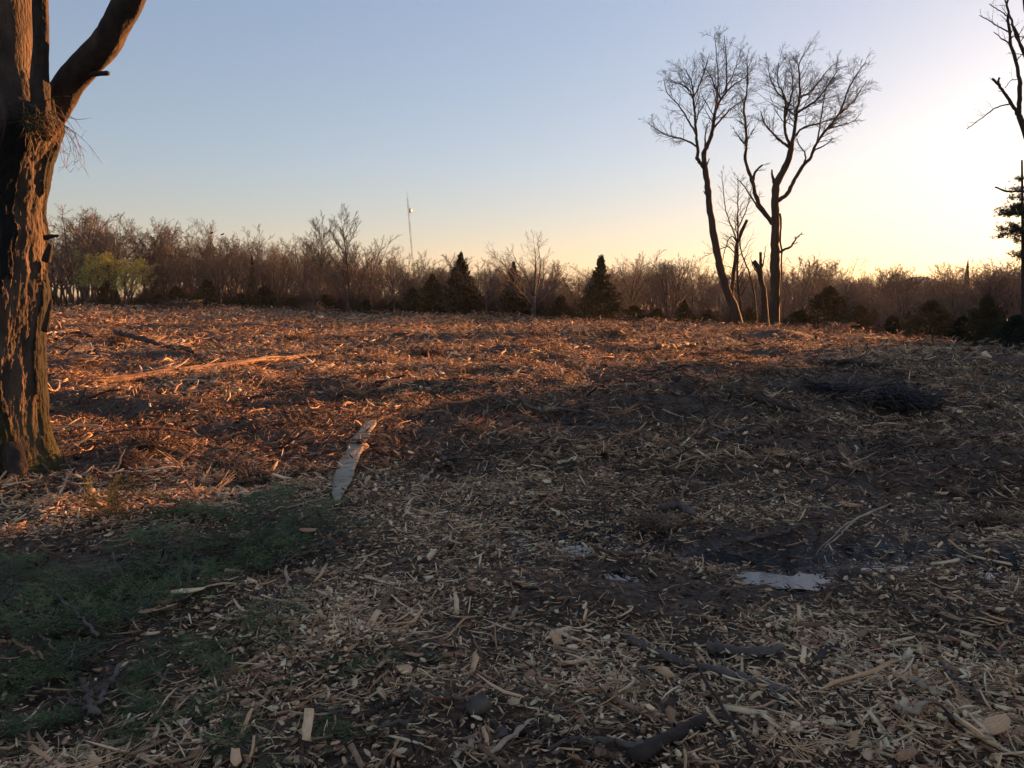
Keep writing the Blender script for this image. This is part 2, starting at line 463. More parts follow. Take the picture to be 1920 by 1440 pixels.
# ------------------------------------------------------------------ wood chip shapes (1 m long along X, scaled when placed)
def splinter(w, t, bend, jag, seed, st=4, m_=None):
    q = random.Random(seed); V = []; ta, tb = q.uniform(.1, .8), q.uniform(.05, .55)
    for i in range(st):
        x = -.5 + i / (st - 1.0)
        ww = w * (1 - (ta if x < 0 else tb) * abs(2 * x) ** 3) * q.uniform(.6, 1.3)
        tt = t * (1 - .5 * abs(2 * x) ** 2) * q.uniform(.7, 1.2)
        zz = bend * (4 * x * x - .5) + q.uniform(-1, 1) * .01; yy = bend * .4 * sin(x * 5 + seed)
        for (a, b) in ((-1, -1), (1, -1), (1, 1), (-1, 1)):
            V.append((x + q.uniform(-jag, jag) * (1 if i in (0, st - 1) else .2), yy + a * ww / 2 + q.uniform(-1, 1) * w * .13, zz + b * tt / 2))
    F = [(3, 2, 1, 0), tuple(4 * (st - 1) + k for k in range(4))]
    for i in range(st - 1):
        for k in range(4):
            F.append((4 * i + k, 4 * i + (k + 1) % 4, 4 * i + 4 + (k + 1) % 4, 4 * i + 4 + k))
    return mk_mesh('wood_chip', V, np.array(F), m_ or M_chip)
def strands(nst, spread, seed, thick=.008, m_=None, curl=.25):
    q = random.Random(seed); T = Tubes()
    for i in range(nst):
        a = q.uniform(-spread, spread); x0 = q.uniform(-.3, .1); L = q.uniform(.4, .9)
        y0 = q.uniform(-.08, .08); z0 = q.uniform(0, .08); c = q.uniform(-curl, curl); cz = q.uniform(-.05, .35)
        P = [(x0 + L * t * cos(a + c * t), y0 + L * t * sin(a + c * t), z0 + cz * t * t) for t in (-.5, -.2, .1, .5)]
        T.add(P, [thick * .6, thick, thick, thick * .4], 3)
    return T.mesh('shreds', m_ or M_chip)

def chip_set(m_):
    V = []
    V += [splinter(.13, .05, .03, .07, 1, m_=m_), splinter(.09, .04, .06, .09, 2, m_=m_), splinter(.2, .07, .05, .08, 3, m_=m_), splinter(.07, .045, -.04, .04, 4, m_=m_)]      # 0-3 splinters
    V += [splinter(.45, .08, .04, .08, 5, m_=m_), splinter(.6, .10, .06, .1, 6, m_=m_), splinter(.38, .14, -.03, .08, 7, m_=m_), splinter(.5, .06, .10, .1, 8, m_=m_)]          # 4-7 flat chips
    V += [splinter(.05, .04, .10, .02, 9, 5, m_=m_), splinter(.035, .03, -.07, .02, 10, 5, m_=m_), splinter(.04, .035, .14, .02, 11, 6, m_=m_)]                                # 8-10 twigs
    V += [strands(5, .5, 12, m_=m_), strands(7, .9, 13, .007, m_=m_), strands(4, .3, 14, .012, m_=m_), strands(10, 1.5, 15, .006, m_=m_, curl=.6)]                              # 11-14 shreds
    return V
CH = chip_set(M_chip)

# zones given where they show in the photograph: (px, py, rx, ry, tone shift, density factor)
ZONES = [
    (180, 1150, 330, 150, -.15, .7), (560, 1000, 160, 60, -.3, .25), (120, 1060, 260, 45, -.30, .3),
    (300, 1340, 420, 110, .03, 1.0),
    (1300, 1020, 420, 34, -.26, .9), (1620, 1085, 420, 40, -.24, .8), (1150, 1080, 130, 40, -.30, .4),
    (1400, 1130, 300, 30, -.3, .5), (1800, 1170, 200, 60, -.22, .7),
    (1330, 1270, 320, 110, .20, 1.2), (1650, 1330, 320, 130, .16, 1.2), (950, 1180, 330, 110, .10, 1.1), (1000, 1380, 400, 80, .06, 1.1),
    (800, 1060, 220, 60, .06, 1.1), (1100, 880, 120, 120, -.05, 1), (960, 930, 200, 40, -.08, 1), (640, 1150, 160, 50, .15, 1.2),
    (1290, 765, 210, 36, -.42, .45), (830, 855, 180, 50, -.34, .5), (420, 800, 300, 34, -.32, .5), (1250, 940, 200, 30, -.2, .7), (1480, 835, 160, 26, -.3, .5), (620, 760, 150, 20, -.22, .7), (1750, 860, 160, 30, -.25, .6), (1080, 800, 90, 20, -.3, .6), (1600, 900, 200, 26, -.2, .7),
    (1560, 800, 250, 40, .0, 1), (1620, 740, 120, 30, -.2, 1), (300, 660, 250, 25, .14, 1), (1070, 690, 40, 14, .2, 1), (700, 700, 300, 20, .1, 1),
    (250, 735, 200, 12, .2, 1), (1800, 900, 200, 60, -.12, .8), (450, 920, 200, 40, .1, 1.1), (60, 960, 120, 40, .12, 1.1)]  # chip tones on the left field raised to paint in stronger sunlight
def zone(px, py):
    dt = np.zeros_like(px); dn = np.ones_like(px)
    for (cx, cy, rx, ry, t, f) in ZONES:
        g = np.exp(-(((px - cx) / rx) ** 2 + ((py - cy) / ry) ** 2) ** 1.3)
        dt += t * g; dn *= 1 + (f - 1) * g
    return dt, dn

def chip_points(N, r0, r1, p, amax=40):
    # density ~ r^-p per square metre
    u = rng.random(N); e = 2 - p
    r = (r0 ** e + u * (r1 ** e - r0 ** e)) ** (1 / e)
    a = np.radians(rng.uniform(-amax, amax, N))
    x = r * np.sin(a); y = r * np.cos(a)
    ed = np.interp(np.degrees(a), AZT, EDG)
    k = r < ed + 3
    return x[k], y[k], r[k]

def lay(N, r0, r1, p, size, amax, kinds, probs, lift, tone0, tvar, pitch=.22, grow_=.035, ymin=None, dens_pow=1.0):
    x, y, r = chip_points(N, r0, r1, p, amax)
    h = H(x, y)
    px, py = project(x, y, h)
    dt, dn = zone(px, py)
    k = rng.random(len(x)) < np.clip(dn ** dens_pow, 0, 1.2) / 1.2
    nz = fbm(x * 1.1, y * 1.3, 55, 3)
    k &= rng.random(len(x)) < np.clip(.8 + 1.2 * nz + 1.6 * fbm(x * .35, y * .5, 91, 3), .42, 1)
    for (cx, cy, rx, ry) in PUDG:
        q = ((x - cx) / rx) ** 2 + ((y - cy) / ry) ** 2
        k &= (q > 1.0) | (rng.random(len(x)) < .45)
    x, y, r, h, dt, nz = x[k], y[k], r[k], h[k], dt[k], nz[k]
    n = len(x)
    s = size * np.exp(rng.normal(0, .42, n)) * (1 + np.maximum(r - 5, 0) * grow_)
    vid = rng.choice(kinds, n, p=np.array(probs) / np.sum(probs))
    flatish = (vid >= 4) & (vid <= 7)
    s = np.where(flatish, s * .6, s); s = np.where(vid >= 8, s * (1.35 if r0 < 3 else 1.7), s)
    z = h + lift * rng.random(n) ** 1.5 * (1 + np.maximum(r - 5, 0) * .05) + s * .03
    rot = np.stack([rng.normal(0, .45, n), rng.normal(0, pitch, n), rng.uniform(0, 2 * pi, n)], 1)
    up = rng.random(n) < (.05 if size < .2 and r0 < 20 else 0)
    s = np.minimum(s, .8 if size >= .2 else .45)
    rot[up, 1] = rng.uniform(-1.1, -.4, up.sum())
    sc = np.stack([s, s * rng.uniform(.6, 1.3, n), s * rng.uniform(.7, 1.3, n)], 1)
    nl_ = fbm(x * .35, y * .5, 91, 3)
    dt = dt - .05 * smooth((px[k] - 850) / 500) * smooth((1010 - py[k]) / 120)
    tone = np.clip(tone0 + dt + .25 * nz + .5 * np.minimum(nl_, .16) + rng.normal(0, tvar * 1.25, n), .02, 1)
    return np.stack([x, y, z], 1), rot, sc, vid, tone

parts_ = []
kd = list(range(15))
pr_near = [3, 2.4, 2.8, 2.0, 3.2, 2.2, 2.4, 1.8, .9, .9, .4, .8, .6, .5, .3]
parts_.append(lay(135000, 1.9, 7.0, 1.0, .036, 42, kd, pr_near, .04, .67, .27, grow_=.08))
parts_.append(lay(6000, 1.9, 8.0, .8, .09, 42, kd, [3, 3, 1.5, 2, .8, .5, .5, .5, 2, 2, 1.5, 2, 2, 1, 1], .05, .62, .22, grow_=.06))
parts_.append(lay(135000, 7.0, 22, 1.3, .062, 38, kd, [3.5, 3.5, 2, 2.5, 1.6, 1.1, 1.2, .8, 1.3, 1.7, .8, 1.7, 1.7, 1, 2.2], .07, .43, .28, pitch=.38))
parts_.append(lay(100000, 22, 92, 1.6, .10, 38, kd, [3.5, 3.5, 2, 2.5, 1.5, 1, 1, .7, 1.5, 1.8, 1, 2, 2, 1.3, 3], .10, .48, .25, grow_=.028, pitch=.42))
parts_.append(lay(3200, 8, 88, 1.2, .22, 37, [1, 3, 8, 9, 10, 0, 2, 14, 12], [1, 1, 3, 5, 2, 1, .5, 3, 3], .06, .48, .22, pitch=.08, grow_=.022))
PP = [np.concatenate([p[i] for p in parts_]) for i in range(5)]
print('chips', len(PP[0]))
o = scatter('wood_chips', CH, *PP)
tag(o, 'carpet of shredded wood chips and splinters covering the whole cleared field', 'wood chips', kind='stuff')

# ------------------------------------------------------------------ single chips large enough to pick out in the foreground
CHP = chip_set(M_piece)
def place_name(px, py):
    if py > 1300 and px < 420: return 'in cedar sprigs at the lower left corner'
    if py > 1180 and px < 420: return 'in cedar sprigs above the lower left corner'
    if py <= 1180 and px < 560: return 'between the large cut cedar boughs'
    if py > 1300 and px < 720: return 'left of the square bark block'
    if py > 1180 and px < 720: return 'where cedar sprigs meet the tan chips'
    if py > 1300 and px < 1120: return 'around the square bark block'
    if py > 1180 and px < 1120: return 'above the square bark block'
    if py > 1300 and px < 1500: return 'below the long peeled branch'
    if py > 1180 and px < 1500: return 'above the long peeled branch'
    if py > 1300: return 'in the lower right corner heap'
    if py > 1180: return 'on top of the lower right heap'
    if px < 820: return 'in the tan heap beside the cedar boughs'
    if px < 1130: return 'left of the muddy puddles'
    return 'on dark mud beside the puddles'
cand = []
tries = 0
while len(cand) < 290 and tries < 6000:
    tries += 1
    px = rnd.uniform(-20, 1940); py = 1000 + 450 * rnd.random() ** .6
    x, y, z = gp(px, py)
    dt, dn = zone(np.array([px]), np.array([py]))
    if rnd.random() > float(dn[0]) / 1.1: continue
    if any(((x - c) / a) ** 2 + ((y - d) / b) ** 2 < 1.2 for c, d, a, b in PUDG): continue
    cand.append((px, py, x, y, z, float(dt[0])))
for (px, py, x, y, z, dt) in cand:
    vid = rnd.choices(range(11), [4, 4, 3, 4, 3, 2.5, 3, 2, 1, 1.5, 1])[0]
    s = rnd.uniform(.08, .19) * (.5 if 4 <= vid <= 7 else 1.0)
    o = link('wood_chip', CHP[vid], loc=(x, y, z + .02 + rnd.random() * .025))
    o.rotation_euler = (rnd.gauss(0, .35), rnd.gauss(0, .18), rnd.uniform(0, 6.28))
    wsc = rnd.uniform(.55, 1.1)
    o.scale = (s, s * wsc, s * wsc)
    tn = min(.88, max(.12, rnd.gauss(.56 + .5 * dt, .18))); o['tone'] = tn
    shape = 'flat chip' if 4 <= vid <= 7 else ('thin bent twig' if vid >= 8 else 'split splinter')
    tw = 'pale' if tn > .68 else ('tan' if tn > .45 else 'dark brown')
    sz = 'long' if s > .15 else ('short' if s < .09 else 'medium')
    where = place_name(px, py)
    tag(o, '%s %s %s %s' % (sz, tw, shape, where), 'wood chip', '%s %s %ss %s' % (sz, tw, shape, where))

# ------------------------------------------------------------------ sticks, logs, strips that stand out
def gpath(pts, n, lift, wob=.0, seed=1):
    G = [gp(px, py) for px, py in pts]
    P = resample(G, n)
    q = np.random.default_rng(seed)
    for i in range(n):
        P[i, 2] = max(float(H(P[i, 0], P[i, 1])), P[i, 2]) if True else P[i, 2]
    for _ in range(3): P[1:-1, 2] = .5 * P[1:-1, 2] + .25 * (P[:-2, 2] + P[2:, 2])
    P[:, 2] += lift
    P += q.normal(0, wob, P.shape)
    return P

def stick(name, label, cat, pts, r0, r1, m_, lift=None, wob=.006, seed=1, n=14, k=8, flat_=1.0, group=None, rise=None, forks=()):
    if name in ('log', 'branch') and k == 8: k = 12; n = int(n * 1.8)
    if max(r0, r1) > .055 and k in (8, 12): r0 *= .62; r1 *= .62; n = int(n * 1.6)
    spl = name in ('splinter', 'split_plank')
    if spl: k = 5; n = max(n, 10)
    P = gpath(pts, n, lift if lift is not None else max(r0, r1) * .7 + .012, wob, seed)
    if rise:
        P[:, 2] += np.linspace(rise[0], rise[1], n)
    q = np.random.default_rng(seed)
    Rr = np.linspace(r0, r1, n) * (1 + q.normal(0, .09, n))
    Rr[0] *= .75; Rr[-1] *= .6
    if spl:
        Rr *= 1 + q.normal(0, .12, n); Rr[0] *= .4; Rr[1] *= .8; Rr[-1] *= .3; Rr[-2] *= .8
    c = P.mean(0); c[2] = P[:, 2].min() - max(r0, r1)
    T = Tubes(); T.add(P - c, Rr, k, flat_)
    for (t, dx, dy, dz, rf) in forks:
        i = int(t * (n - 1)); b = P[i] - c
        F_ = resample([b, b + np.array([dx, dy, dz]) * .5 + q.normal(0, .012, 3), b + np.array([dx, dy, dz])], 6)
        T.add(F_, np.linspace(rf, rf * .4, 6), 6)
    V, Fs = T.arrays()
    V = V + np.stack([vnoise(V[:, 0] * 40, V[:, 1] * 40 + V[:, 2] * 30, seed + j) for j in range(3)], 1) * max(r0, r1) * (.2 if not spl else .4)
    if not spl: V = V + np.stack([vnoise(V[:, 0] * 130 + 7, V[:, 1] * 130 + V[:, 2] * 110, seed + 5 + j) for j in range(3)], 1) * max(r0, r1) * .28
    me = mk_mesh(name, V, Fs, m_, not (spl or m_ in (M_wood_orange, M_wood_pale)))
    o = link(name, me, loc=c)
    return tag(o, label, cat, group)

def slab_heap(label, pts, r):
    G = np.array([gp(*p) for p in pts]); c = G.mean(0); L = np.linalg.norm(G[-1] - G[0])
    q = random.Random(int(pts[0][0])); T = Tubes(); a0 = math.atan2(G[-1][1] - G[0][1], G[-1][0] - G[0][0])
    for i in range(16):
        a = a0 + q.gauss(0, .45); l = L * q.uniform(.35, .8); x0, y0 = q.gauss(0, L * .16), q.gauss(0, r); z0 = q.uniform(.02, r * 1.5); dz = q.gauss(0, .18)
        P = [(x0 + l * t * cos(a + .2 * t), y0 + l * t * sin(a + .2 * t), z0 + l * t * dz + .1 * l * t * t) for t in (-.5, -.2, .1, .3, .5)]
        w = r * q.uniform(.18, .45)
        T.add(P, [w * .3, w, w * q.uniform(.8, 1.2), w * .9, w * .3], 4, .35)
    o = link('split_slabs', T.mesh('split_slabs', M_wood_pale), loc=(c[0], c[1], c[2] + .02))
    return tag(o, label, 'wood piece')
def bundle(name, label, cat, pts, strands_, m_, seed, lift=.04):
    # a torn log: several splintered strips of different lengths lying along one line
    q = random.Random(seed); T = Tubes(); P = gpath(pts, 40, lift, .0, seed); c = P.mean(0)
    for (t0, t1, off, hgt, w, fl) in strands_:
        i0, i1 = int(t0 * 39), int(t1 * 39); Q = P[i0:i1 + 1] - c; Q = resample(Q, 24)
        wv = np.cumsum([q.gauss(0, .012) for _ in range(24)])
        Q[:, 1] += off + wv; Q[:, 2] += hgt + np.array([q.gauss(0, w * .12) for _ in range(24)])
        Rr = w * np.array([q.uniform(.7, 1.25) for _ in range(24)]) * np.minimum(1, np.minimum(np.arange(24) + .4, 23.4 - np.arange(24)) / 3)
        T.add(Q, Rr, 6, fl)
    o = link(name, T.mesh(name, m_), loc=c)
    return tag(o, label, cat)
bundle('log', 'long lit split log lying across the left of the field', 'log', [(160, 724), (240, 722), (320, 708), (400, 695), (480, 684), (560, 676), (640, 664)], [(0, .62, 0, .03, .075, .7), (.25, 1, -.05, .02, .06, .8), (.02, .4, .12, .08, .04, .5), (.35, .75, .1, .07, .045, .5), (.15, .3, -.15, .0, .05, .5), (.6, .95, .06, .07, .03, .6)], M_wood_orange, 2)
slab_heap('orange lit slab of bark resting along the long split log', [(270, 712), (320, 703), (375, 698)], .09)
stick('pole', 'straight dark pole lying on the lit chips at left', 'pole', [(217, 646), (260, 653), (310, 662), (362, 670)], .14, .11, M_barkstick, seed=4, wob=.02, rise=(.35, 0))
stick('branch', 'dark curved branch on the ground right of the left tree', 'branch', [(95, 641), (150, 640), (175, 636), (205, 628)], .09, .05, M_barkstick, seed=5, rise=(0, .25))
stick('stick', 'short stick leaning against the base of the left tree', 'stick', [(32, 872), (70, 885), (108, 905)], .014, .010, M_barkgrey, seed=6, rise=(.22, .0))
stick('split_plank', 'orange brown split plank left of its pale neighbour, near the seedling', 'wood piece', [(128, 1010), (170, 1000), (215, 990), (262, 983)], .016, .024, M_wood_orange, seed=7, flat_=.5, wob=.008)
stick('split_plank', 'pale splintered plank with a forked end at the edge of the cedar boughs', 'wood piece', [(250, 1014), (290, 1003), (330, 995), (370, 987)], .014, .024, M_wood_pale, seed=8, flat_=.5, wob=.007, forks=[(.3, .10, .12, .03, .008)])
stick('branch', 'long peeled branch with dark upper end across the bright chips at lower right', 'branch', [(1165, 1195), (1210, 1228), (1260, 1248), (1330, 1265), (1400, 1283), (1450, 1300), (1500, 1312)], .020, .013, M_barkgrey, seed=9, n=22, wob=.005, k=10, forks=[(.86, .05, -.28, -.02, .009)])
stick('twig', 'thin dark upright twig crossing the peeled branch at lower right', 'twig', [(1283, 1180), (1296, 1240), (1310, 1290), (1335, 1330), (1375, 1385), (1420, 1440)], .004, .008, M_barkstick, seed=10, rise=(.10, .02), wob=.004)
stick('log', 'short thick brown log above the peeled branch', 'log', [(1330, 1224), (1380, 1232), (1430, 1234), (1466, 1228)], .024, .020, M_barkgrey, seed=11, n=10)
stick('log', 'knobbly dark log in the bottom right chips under the twig', 'log', [(1180, 1440), (1240, 1410), (1290, 1380), (1325, 1358)], .030, .020, M_barkstick, seed=12, n=10)
stick('log', 'small hollow log end standing in the chips right of the peeled branch', 'log', [(1528, 1252), (1550, 1232), (1572, 1218)], .020, .016, M_barkstick, seed=13, n=7)
stick('splinter', 'pale splinter lying highest over the wet puddle at right', 'wood piece', [(1528, 1045), (1570, 1012), (1610, 988), (1670, 966)], .006, .012, M_wood_pale, seed=14, flat_=.5, rise=(.0, .07), wob=.003)
stick('splinter', 'second pale splinter lying parallel below the one over the puddle', 'wood piece', [(1545, 1042), (1575, 1020), (1602, 998)], .005, .008, M_wood_pale, seed=15, flat_=.5, wob=.003, rise=(.03, .05))
stick('branch', 'thin grey branch left of the pale splinters behind the puddle', 'branch', [(1383, 1019), (1430, 1012), (1480, 1000), (1512, 988), (1560, 985)], .013, .008, M_barkgrey, seed=16, n=16)
stick('stick', 'straight grey stick right of the pale splinters', 'stick', [(1680, 963), (1710, 980), (1740, 993)], .008, .006, M_barkgrey, seed=17)
stick('splinter', 'pale pointed splinter above the left end of the puddles', 'wood piece', [(1000, 966), (1020, 948), (1045, 928), (1062, 910)], .010, .016, M_wood_pale, seed=18, flat_=.5, wob=.004)
stick('splinter', 'flat grey splinter standing left of the pale pointed one', 'wood piece', [(948, 955), (958, 935), (972, 915)], .020, .018, M_barkgrey, seed=19, flat_=.4, wob=.004)
stick('branch', 'broken grey branch in the middle of the field with bent tip', 'branch', [(950, 748), (985, 762), (1030, 772), (1070, 774), (1100, 780)], .045, .02, M_barkgrey, seed=20, n=16, forks=[(.2, .5, -.25, .05, .02)])
stick('branch', 'thin curved stick behind the broken grey branch', 'stick', [(925, 758), (960, 758), (1000, 770)], .02, .012, M_barkgrey, seed=21)
stick('log', 'short bleached chunk of branch left of the field centre', 'log', [(815, 850), (828, 862), (840, 876)], .022, .018, M_barkgrey, seed=22, n=8)
stick('branch', 'pale bent stick below the bleached chunk', 'stick', [(780, 916), (800, 900), (822, 880)], .014, .009, M_wood_pale, seed=23)
stick('log', 'dark charred pole on the shaded side of the field', 'log', [(1415, 760), (1440, 768), (1475, 776), (1500, 784)], .05, .03, M_barkstick, seed=24, rise=(.05, .05))
stick('log', 'brown log half buried in the chips left of the dark brush heap', 'log', [(1335, 828), (1365, 818), (1400, 806)], .035, .022, M_barkgrey, seed=25)
stick('log', 'long dark log lying in the upper right of the field', 'log', [(1460, 686), (1520, 688), (1590, 691), (1660, 694), (1690, 692)], .10, .08, M_barkstick, seed=26, n=18, wob=.02)
stick('log', 'cut orange ended log near the two tall trees', 'log', [(1235, 657), (1270, 652), (1295, 648), (1325, 646)], .12, .10, M_wood_orange, seed=27, wob=.03)
stick('branch', 'thin branch leading left from the cut orange ended log', 'branch', [(1170, 662), (1200, 661), (1240, 657)], .07, .05, M_barkstick, seed=28)
stick('branch', 'long bent branch lying right of centre behind the lit tuft', 'branch', [(590, 650), (640, 655), (690, 658), (740, 650), (775, 640)], .06, .03, M_barkstick, seed=29, n=18, rise=(.05, .3))
stick('log', 'dark fallen log among lit chips left of the centre', 'log', [(570, 690), (610, 687), (662, 681)], .08, .05, M_barkstick, seed=30)
slab_heap('bright orange lit slab right of the long split log', [(562, 705), (575, 698), (595, 693)], .10)
slab_heap('curled yellow lit slab of wood far left of the field', [(478, 648), (490, 643), (512, 643)], .18)
slab_heap('yellow lit slab of wood near the end of the dark pole', [(325, 657), (340, 655), (352, 660)], .16)
slab_heap('wide orange lit heap of split wood nearest to the left tree', [(145, 686), (160, 684), (180, 686)], .17)
stick('log', 'red lit log lying along the right edge of the field', 'log', [(1735, 640), (1770, 646), (1830, 656)], .06, .04, M_wood_orange, seed=35, n=12)
stick('branch', 'large pale branch crossing the cedar boughs at lower left', 'branch', [(110, 1155), (150, 1185), (185, 1220)], .007, .009, M_barkgrey, seed=36, rise=(.10, .05))
stick('branch', 'curved bare stick at the left edge among cedar sprigs', 'branch', [(-10, 1240), (30, 1243), (65, 1258), (85, 1275)], .008, .004, M_wood_orange, seed=37, rise=(.08, .08))
stick('branch', 'pale forked twig standing in the cedar sprigs at left', 'twig', [(52, 1200), (85, 1228), (110, 1245)], .004, .006, M_barkgrey, seed=38, rise=(.08, .05), forks=[(.5, .02, .10, .05, .003)])
stick('branch', 'thick bark covered stick with cut round end in the lower left', 'branch', [(110, 1330), (150, 1342), (186, 1358)], .006, .012, M_barkgrey, seed=39, rise=(.03, .03))
stick('branch', 'short bleached branch pointing up among the sprigs at lower left', 'branch', [(180, 1355), (165, 1335), (158, 1312)], .013, .008, M_barkgrey, seed=40, rise=(.02, .08))
stick('branch', 'grey branch leaning up to the right over lower left sprigs', 'branch', [(175, 1350), (205, 1310), (228, 1280)], .012, .009, M_barkgrey, seed=41, rise=(.02, .06))
stick('branch', 'thin white twig forked over the far cedar boughs', 'twig', [(505, 940 + 53), (560, 982), (585, 970), (620, 962)], .004, .003, M_wood_pale, seed=42, rise=(.12, .10), forks=[(.6, .12, -.10, 0, .003)])
stick('branch', 'slim blue grey twig resting on the middle cedar boughs', 'twig', [(300, 1103), (340, 1106), (378, 1110)], .004, .003, M_barkgrey, seed=43, rise=(.12, .12), forks=[(.6, -.10, .05, .0, .003)])
stick('splinter', 'upright pale splinter beside the cedar boughs', 'wood piece', [(535, 1100), (542, 1118), (550, 1130)], .006, .012, M_wood_pale, seed=44, flat_=.5, rise=(.10, .0), k=6)
stick('splinter', 'long pale plank shaped splinter at the bottom centre', 'wood piece', [(905, 1446), (945, 1415), (975, 1390), (1000, 1370)], .012, .014, M_wood_pale, seed=45, flat_=.35, wob=.002, rise=(.02, .03))
stick('splinter', 'broad pale splinter left of the plank shaped one at the bottom edge', 'wood piece', [(850, 1440), (870, 1422), (900, 1415)], .014, .008, M_wood_pale, seed=46, flat_=.4, rise=(.02, .03))
stick('branch', 'long thin brown branch along the bottom right of centre', 'branch', [(1030, 1420), (1090, 1410), (1150, 1415), (1210, 1425)], .008, .012, M_barkgrey, seed=47, rise=(.02, .03))
stick('branch', 'slender branch lying left of the square bark block', 'branch', [(770, 1318), (820, 1325), (880, 1338)], .005, .008, M_barkgrey, seed=48, rise=(.03, .03))
stick('branch', 'dark peeled stick coming in from the left of the bottom chips', 'branch', [(690, 1362), (725, 1345), (760, 1335)], .010, .008, M_barkstick, seed=49, rise=(.02, .03))
stick('splinter', 'broad pale weathered slab in the lower right chip heap', 'wood piece', [(1665, 1352), (1705, 1360), (1750, 1350)], .022, .016, M_wood_pale, seed=50, flat_=.35, rise=(.03, .04))
stick('splinter', 'wide torn piece of pale wood fibre above the weathered slab', 'wood piece', [(1710, 1305), (1730, 1320), (1760, 1335)], .030, .012, M_wood_pale, seed=51, flat_=.35, rise=(.05, .03))
stick('branch', 'slim bent branch in the right chips pointing at the corner', 'branch', [(1545, 1225), (1600, 1262), (1650, 1295)], .006, .009, M_wood_pale, seed=52, rise=(.03, .03), flat_=.6)
stick('branch', 'curved shredded branch running down at far lower right', 'branch', [(1760, 1260), (1800, 1300), (1835, 1330), (1845, 1345)], .008, .007, M_barkgrey, seed=53, rise=(.03, .03))
stick('splinter', 'orange brown torn slab on the mud right of the main puddle', 'wood piece', [(1613, 1085), (1640, 1081), (1650, 1080)], .016, .012, M_wood_orange, seed=54, flat_=.5)
stick('splinter', 'orange brown splinter beside the small right puddle', 'wood piece', [(1680, 1080), (1710, 1076), (1735, 1068)], .012, .010, M_wood_orange, seed=55, flat_=.5)
stick('splinter', 'bright tan torn splinter on the chips left of centre', 'wood piece', [(706, 1160), (722, 1148), (738, 1128)], .020, .012, M_wood_orange, seed=56, flat_=.5, rise=(0, .06))
stick('splinter', 'pale splinter pair end crossing the central tan chips', 'wood piece', [(785, 1172), (820, 1155), (860, 1135)], .006, .009, M_wood_pale, seed=57, flat_=.5, rise=(.02, .03))
stick('splinter', 'short pale chip standing in the middle of the central chip bed', 'wood piece', [(958, 1176), (972, 1160)], .014, .010, M_wood_pale, seed=58, flat_=.5, rise=(.02, .05), n=6)
stick('branch', 'long thin stick running down towards the camera at lower left', 'branch', [(610, 1035), (560, 1060), (490, 1090)], .008, .005, M_barkgrey, seed=59, rise=(.05, .04))
stick('log', 'broken root chunk on the mound left of the puddle splinters', 'log', [(1240, 975), (1270, 968), (1305, 985)], .026, .02, M_barkgrey, seed=60, rise=(.06, .05))
stick('stick', 'thin straight stick lying in the lit chips left of the bark strip', 'stick', [(545, 826), (590, 826), (640, 818)], .010, .007, M_barkgrey, seed=61)
stick('stick', 'bent grey stick in the dark patch right of the left tree', 'stick', [(195, 782), (225, 774), (252, 765)], .012, .009, M_barkgrey, seed=62, rise=(0, .05))
stick('splinter', 'glowing orange splinter in the middle of the left foreground', 'wood piece', [(290, 845), (308, 838), (326, 833)], .018, .014, M_wood_pale, seed=63, flat_=.5, rise=(.03, .05))
stick('splinter', 'orange lit plank lying between the left tree and the bark strip', 'wood piece', [(175, 834), (205, 824), (232, 823)], .020, .012, M_wood_pale, seed=64, flat_=.5, rise=(.05, .08))
stick('splinter', 'tapered pale splinter below left of the bark strip foot', 'wood piece', [(575, 938), (600, 934), (622, 926)], .010, .014, M_wood_pale, seed=65, flat_=.5, rise=(.03, .03))

# loose sticks and twigs scattered over the foreground
def place2(px, py):
    return place_name(px, py)
for i in range(46):
    px = rnd.uniform(20, 1900); py = 960 + 470 * rnd.random()
    if 1000 < py < 1110 and px > 1150: continue
    L = rnd.uniform(30, 120); a = rnd.uniform(0, pi); ex, ey = L * cos(a), L * sin(a) * .45
    green = px < 480 and py > 1000
    kind_ = rnd.choice(['grey', 'dark', 'grey']) if not green else 'bleached'
    m_ = {'grey': M_barkgrey, 'dark': M_barkstick, 'bleached': M_barkgrey}[kind_]
    r = rnd.uniform(.003, .011) * (.6 if green else 1)
    tk = 'thin' if r < .006 else 'stout'
    up_ = rnd.uniform(.02, .10)
    stick('twig', '%s %s stick lying %s' % (tk, kind_, place2(px, py)), 'stick', [(px - ex / 2, py - ey / 2), (px + rnd.uniform(-5, 5), py + rnd.uniform(-4, 4)), (px + ex / 2, py + ey / 2)], r, r * .6, m_, seed=200 + i, n=8, k=6,
          rise=(.02 + (.06 if green else 0), up_), group='%s %s sticks %s' % (tk, kind_, place2(px, py)), wob=.005, forks=[(.55, rnd.uniform(-.08, .08), rnd.uniform(-.08, .08), .03, r * .5)] if rnd.random() < .5 else ())

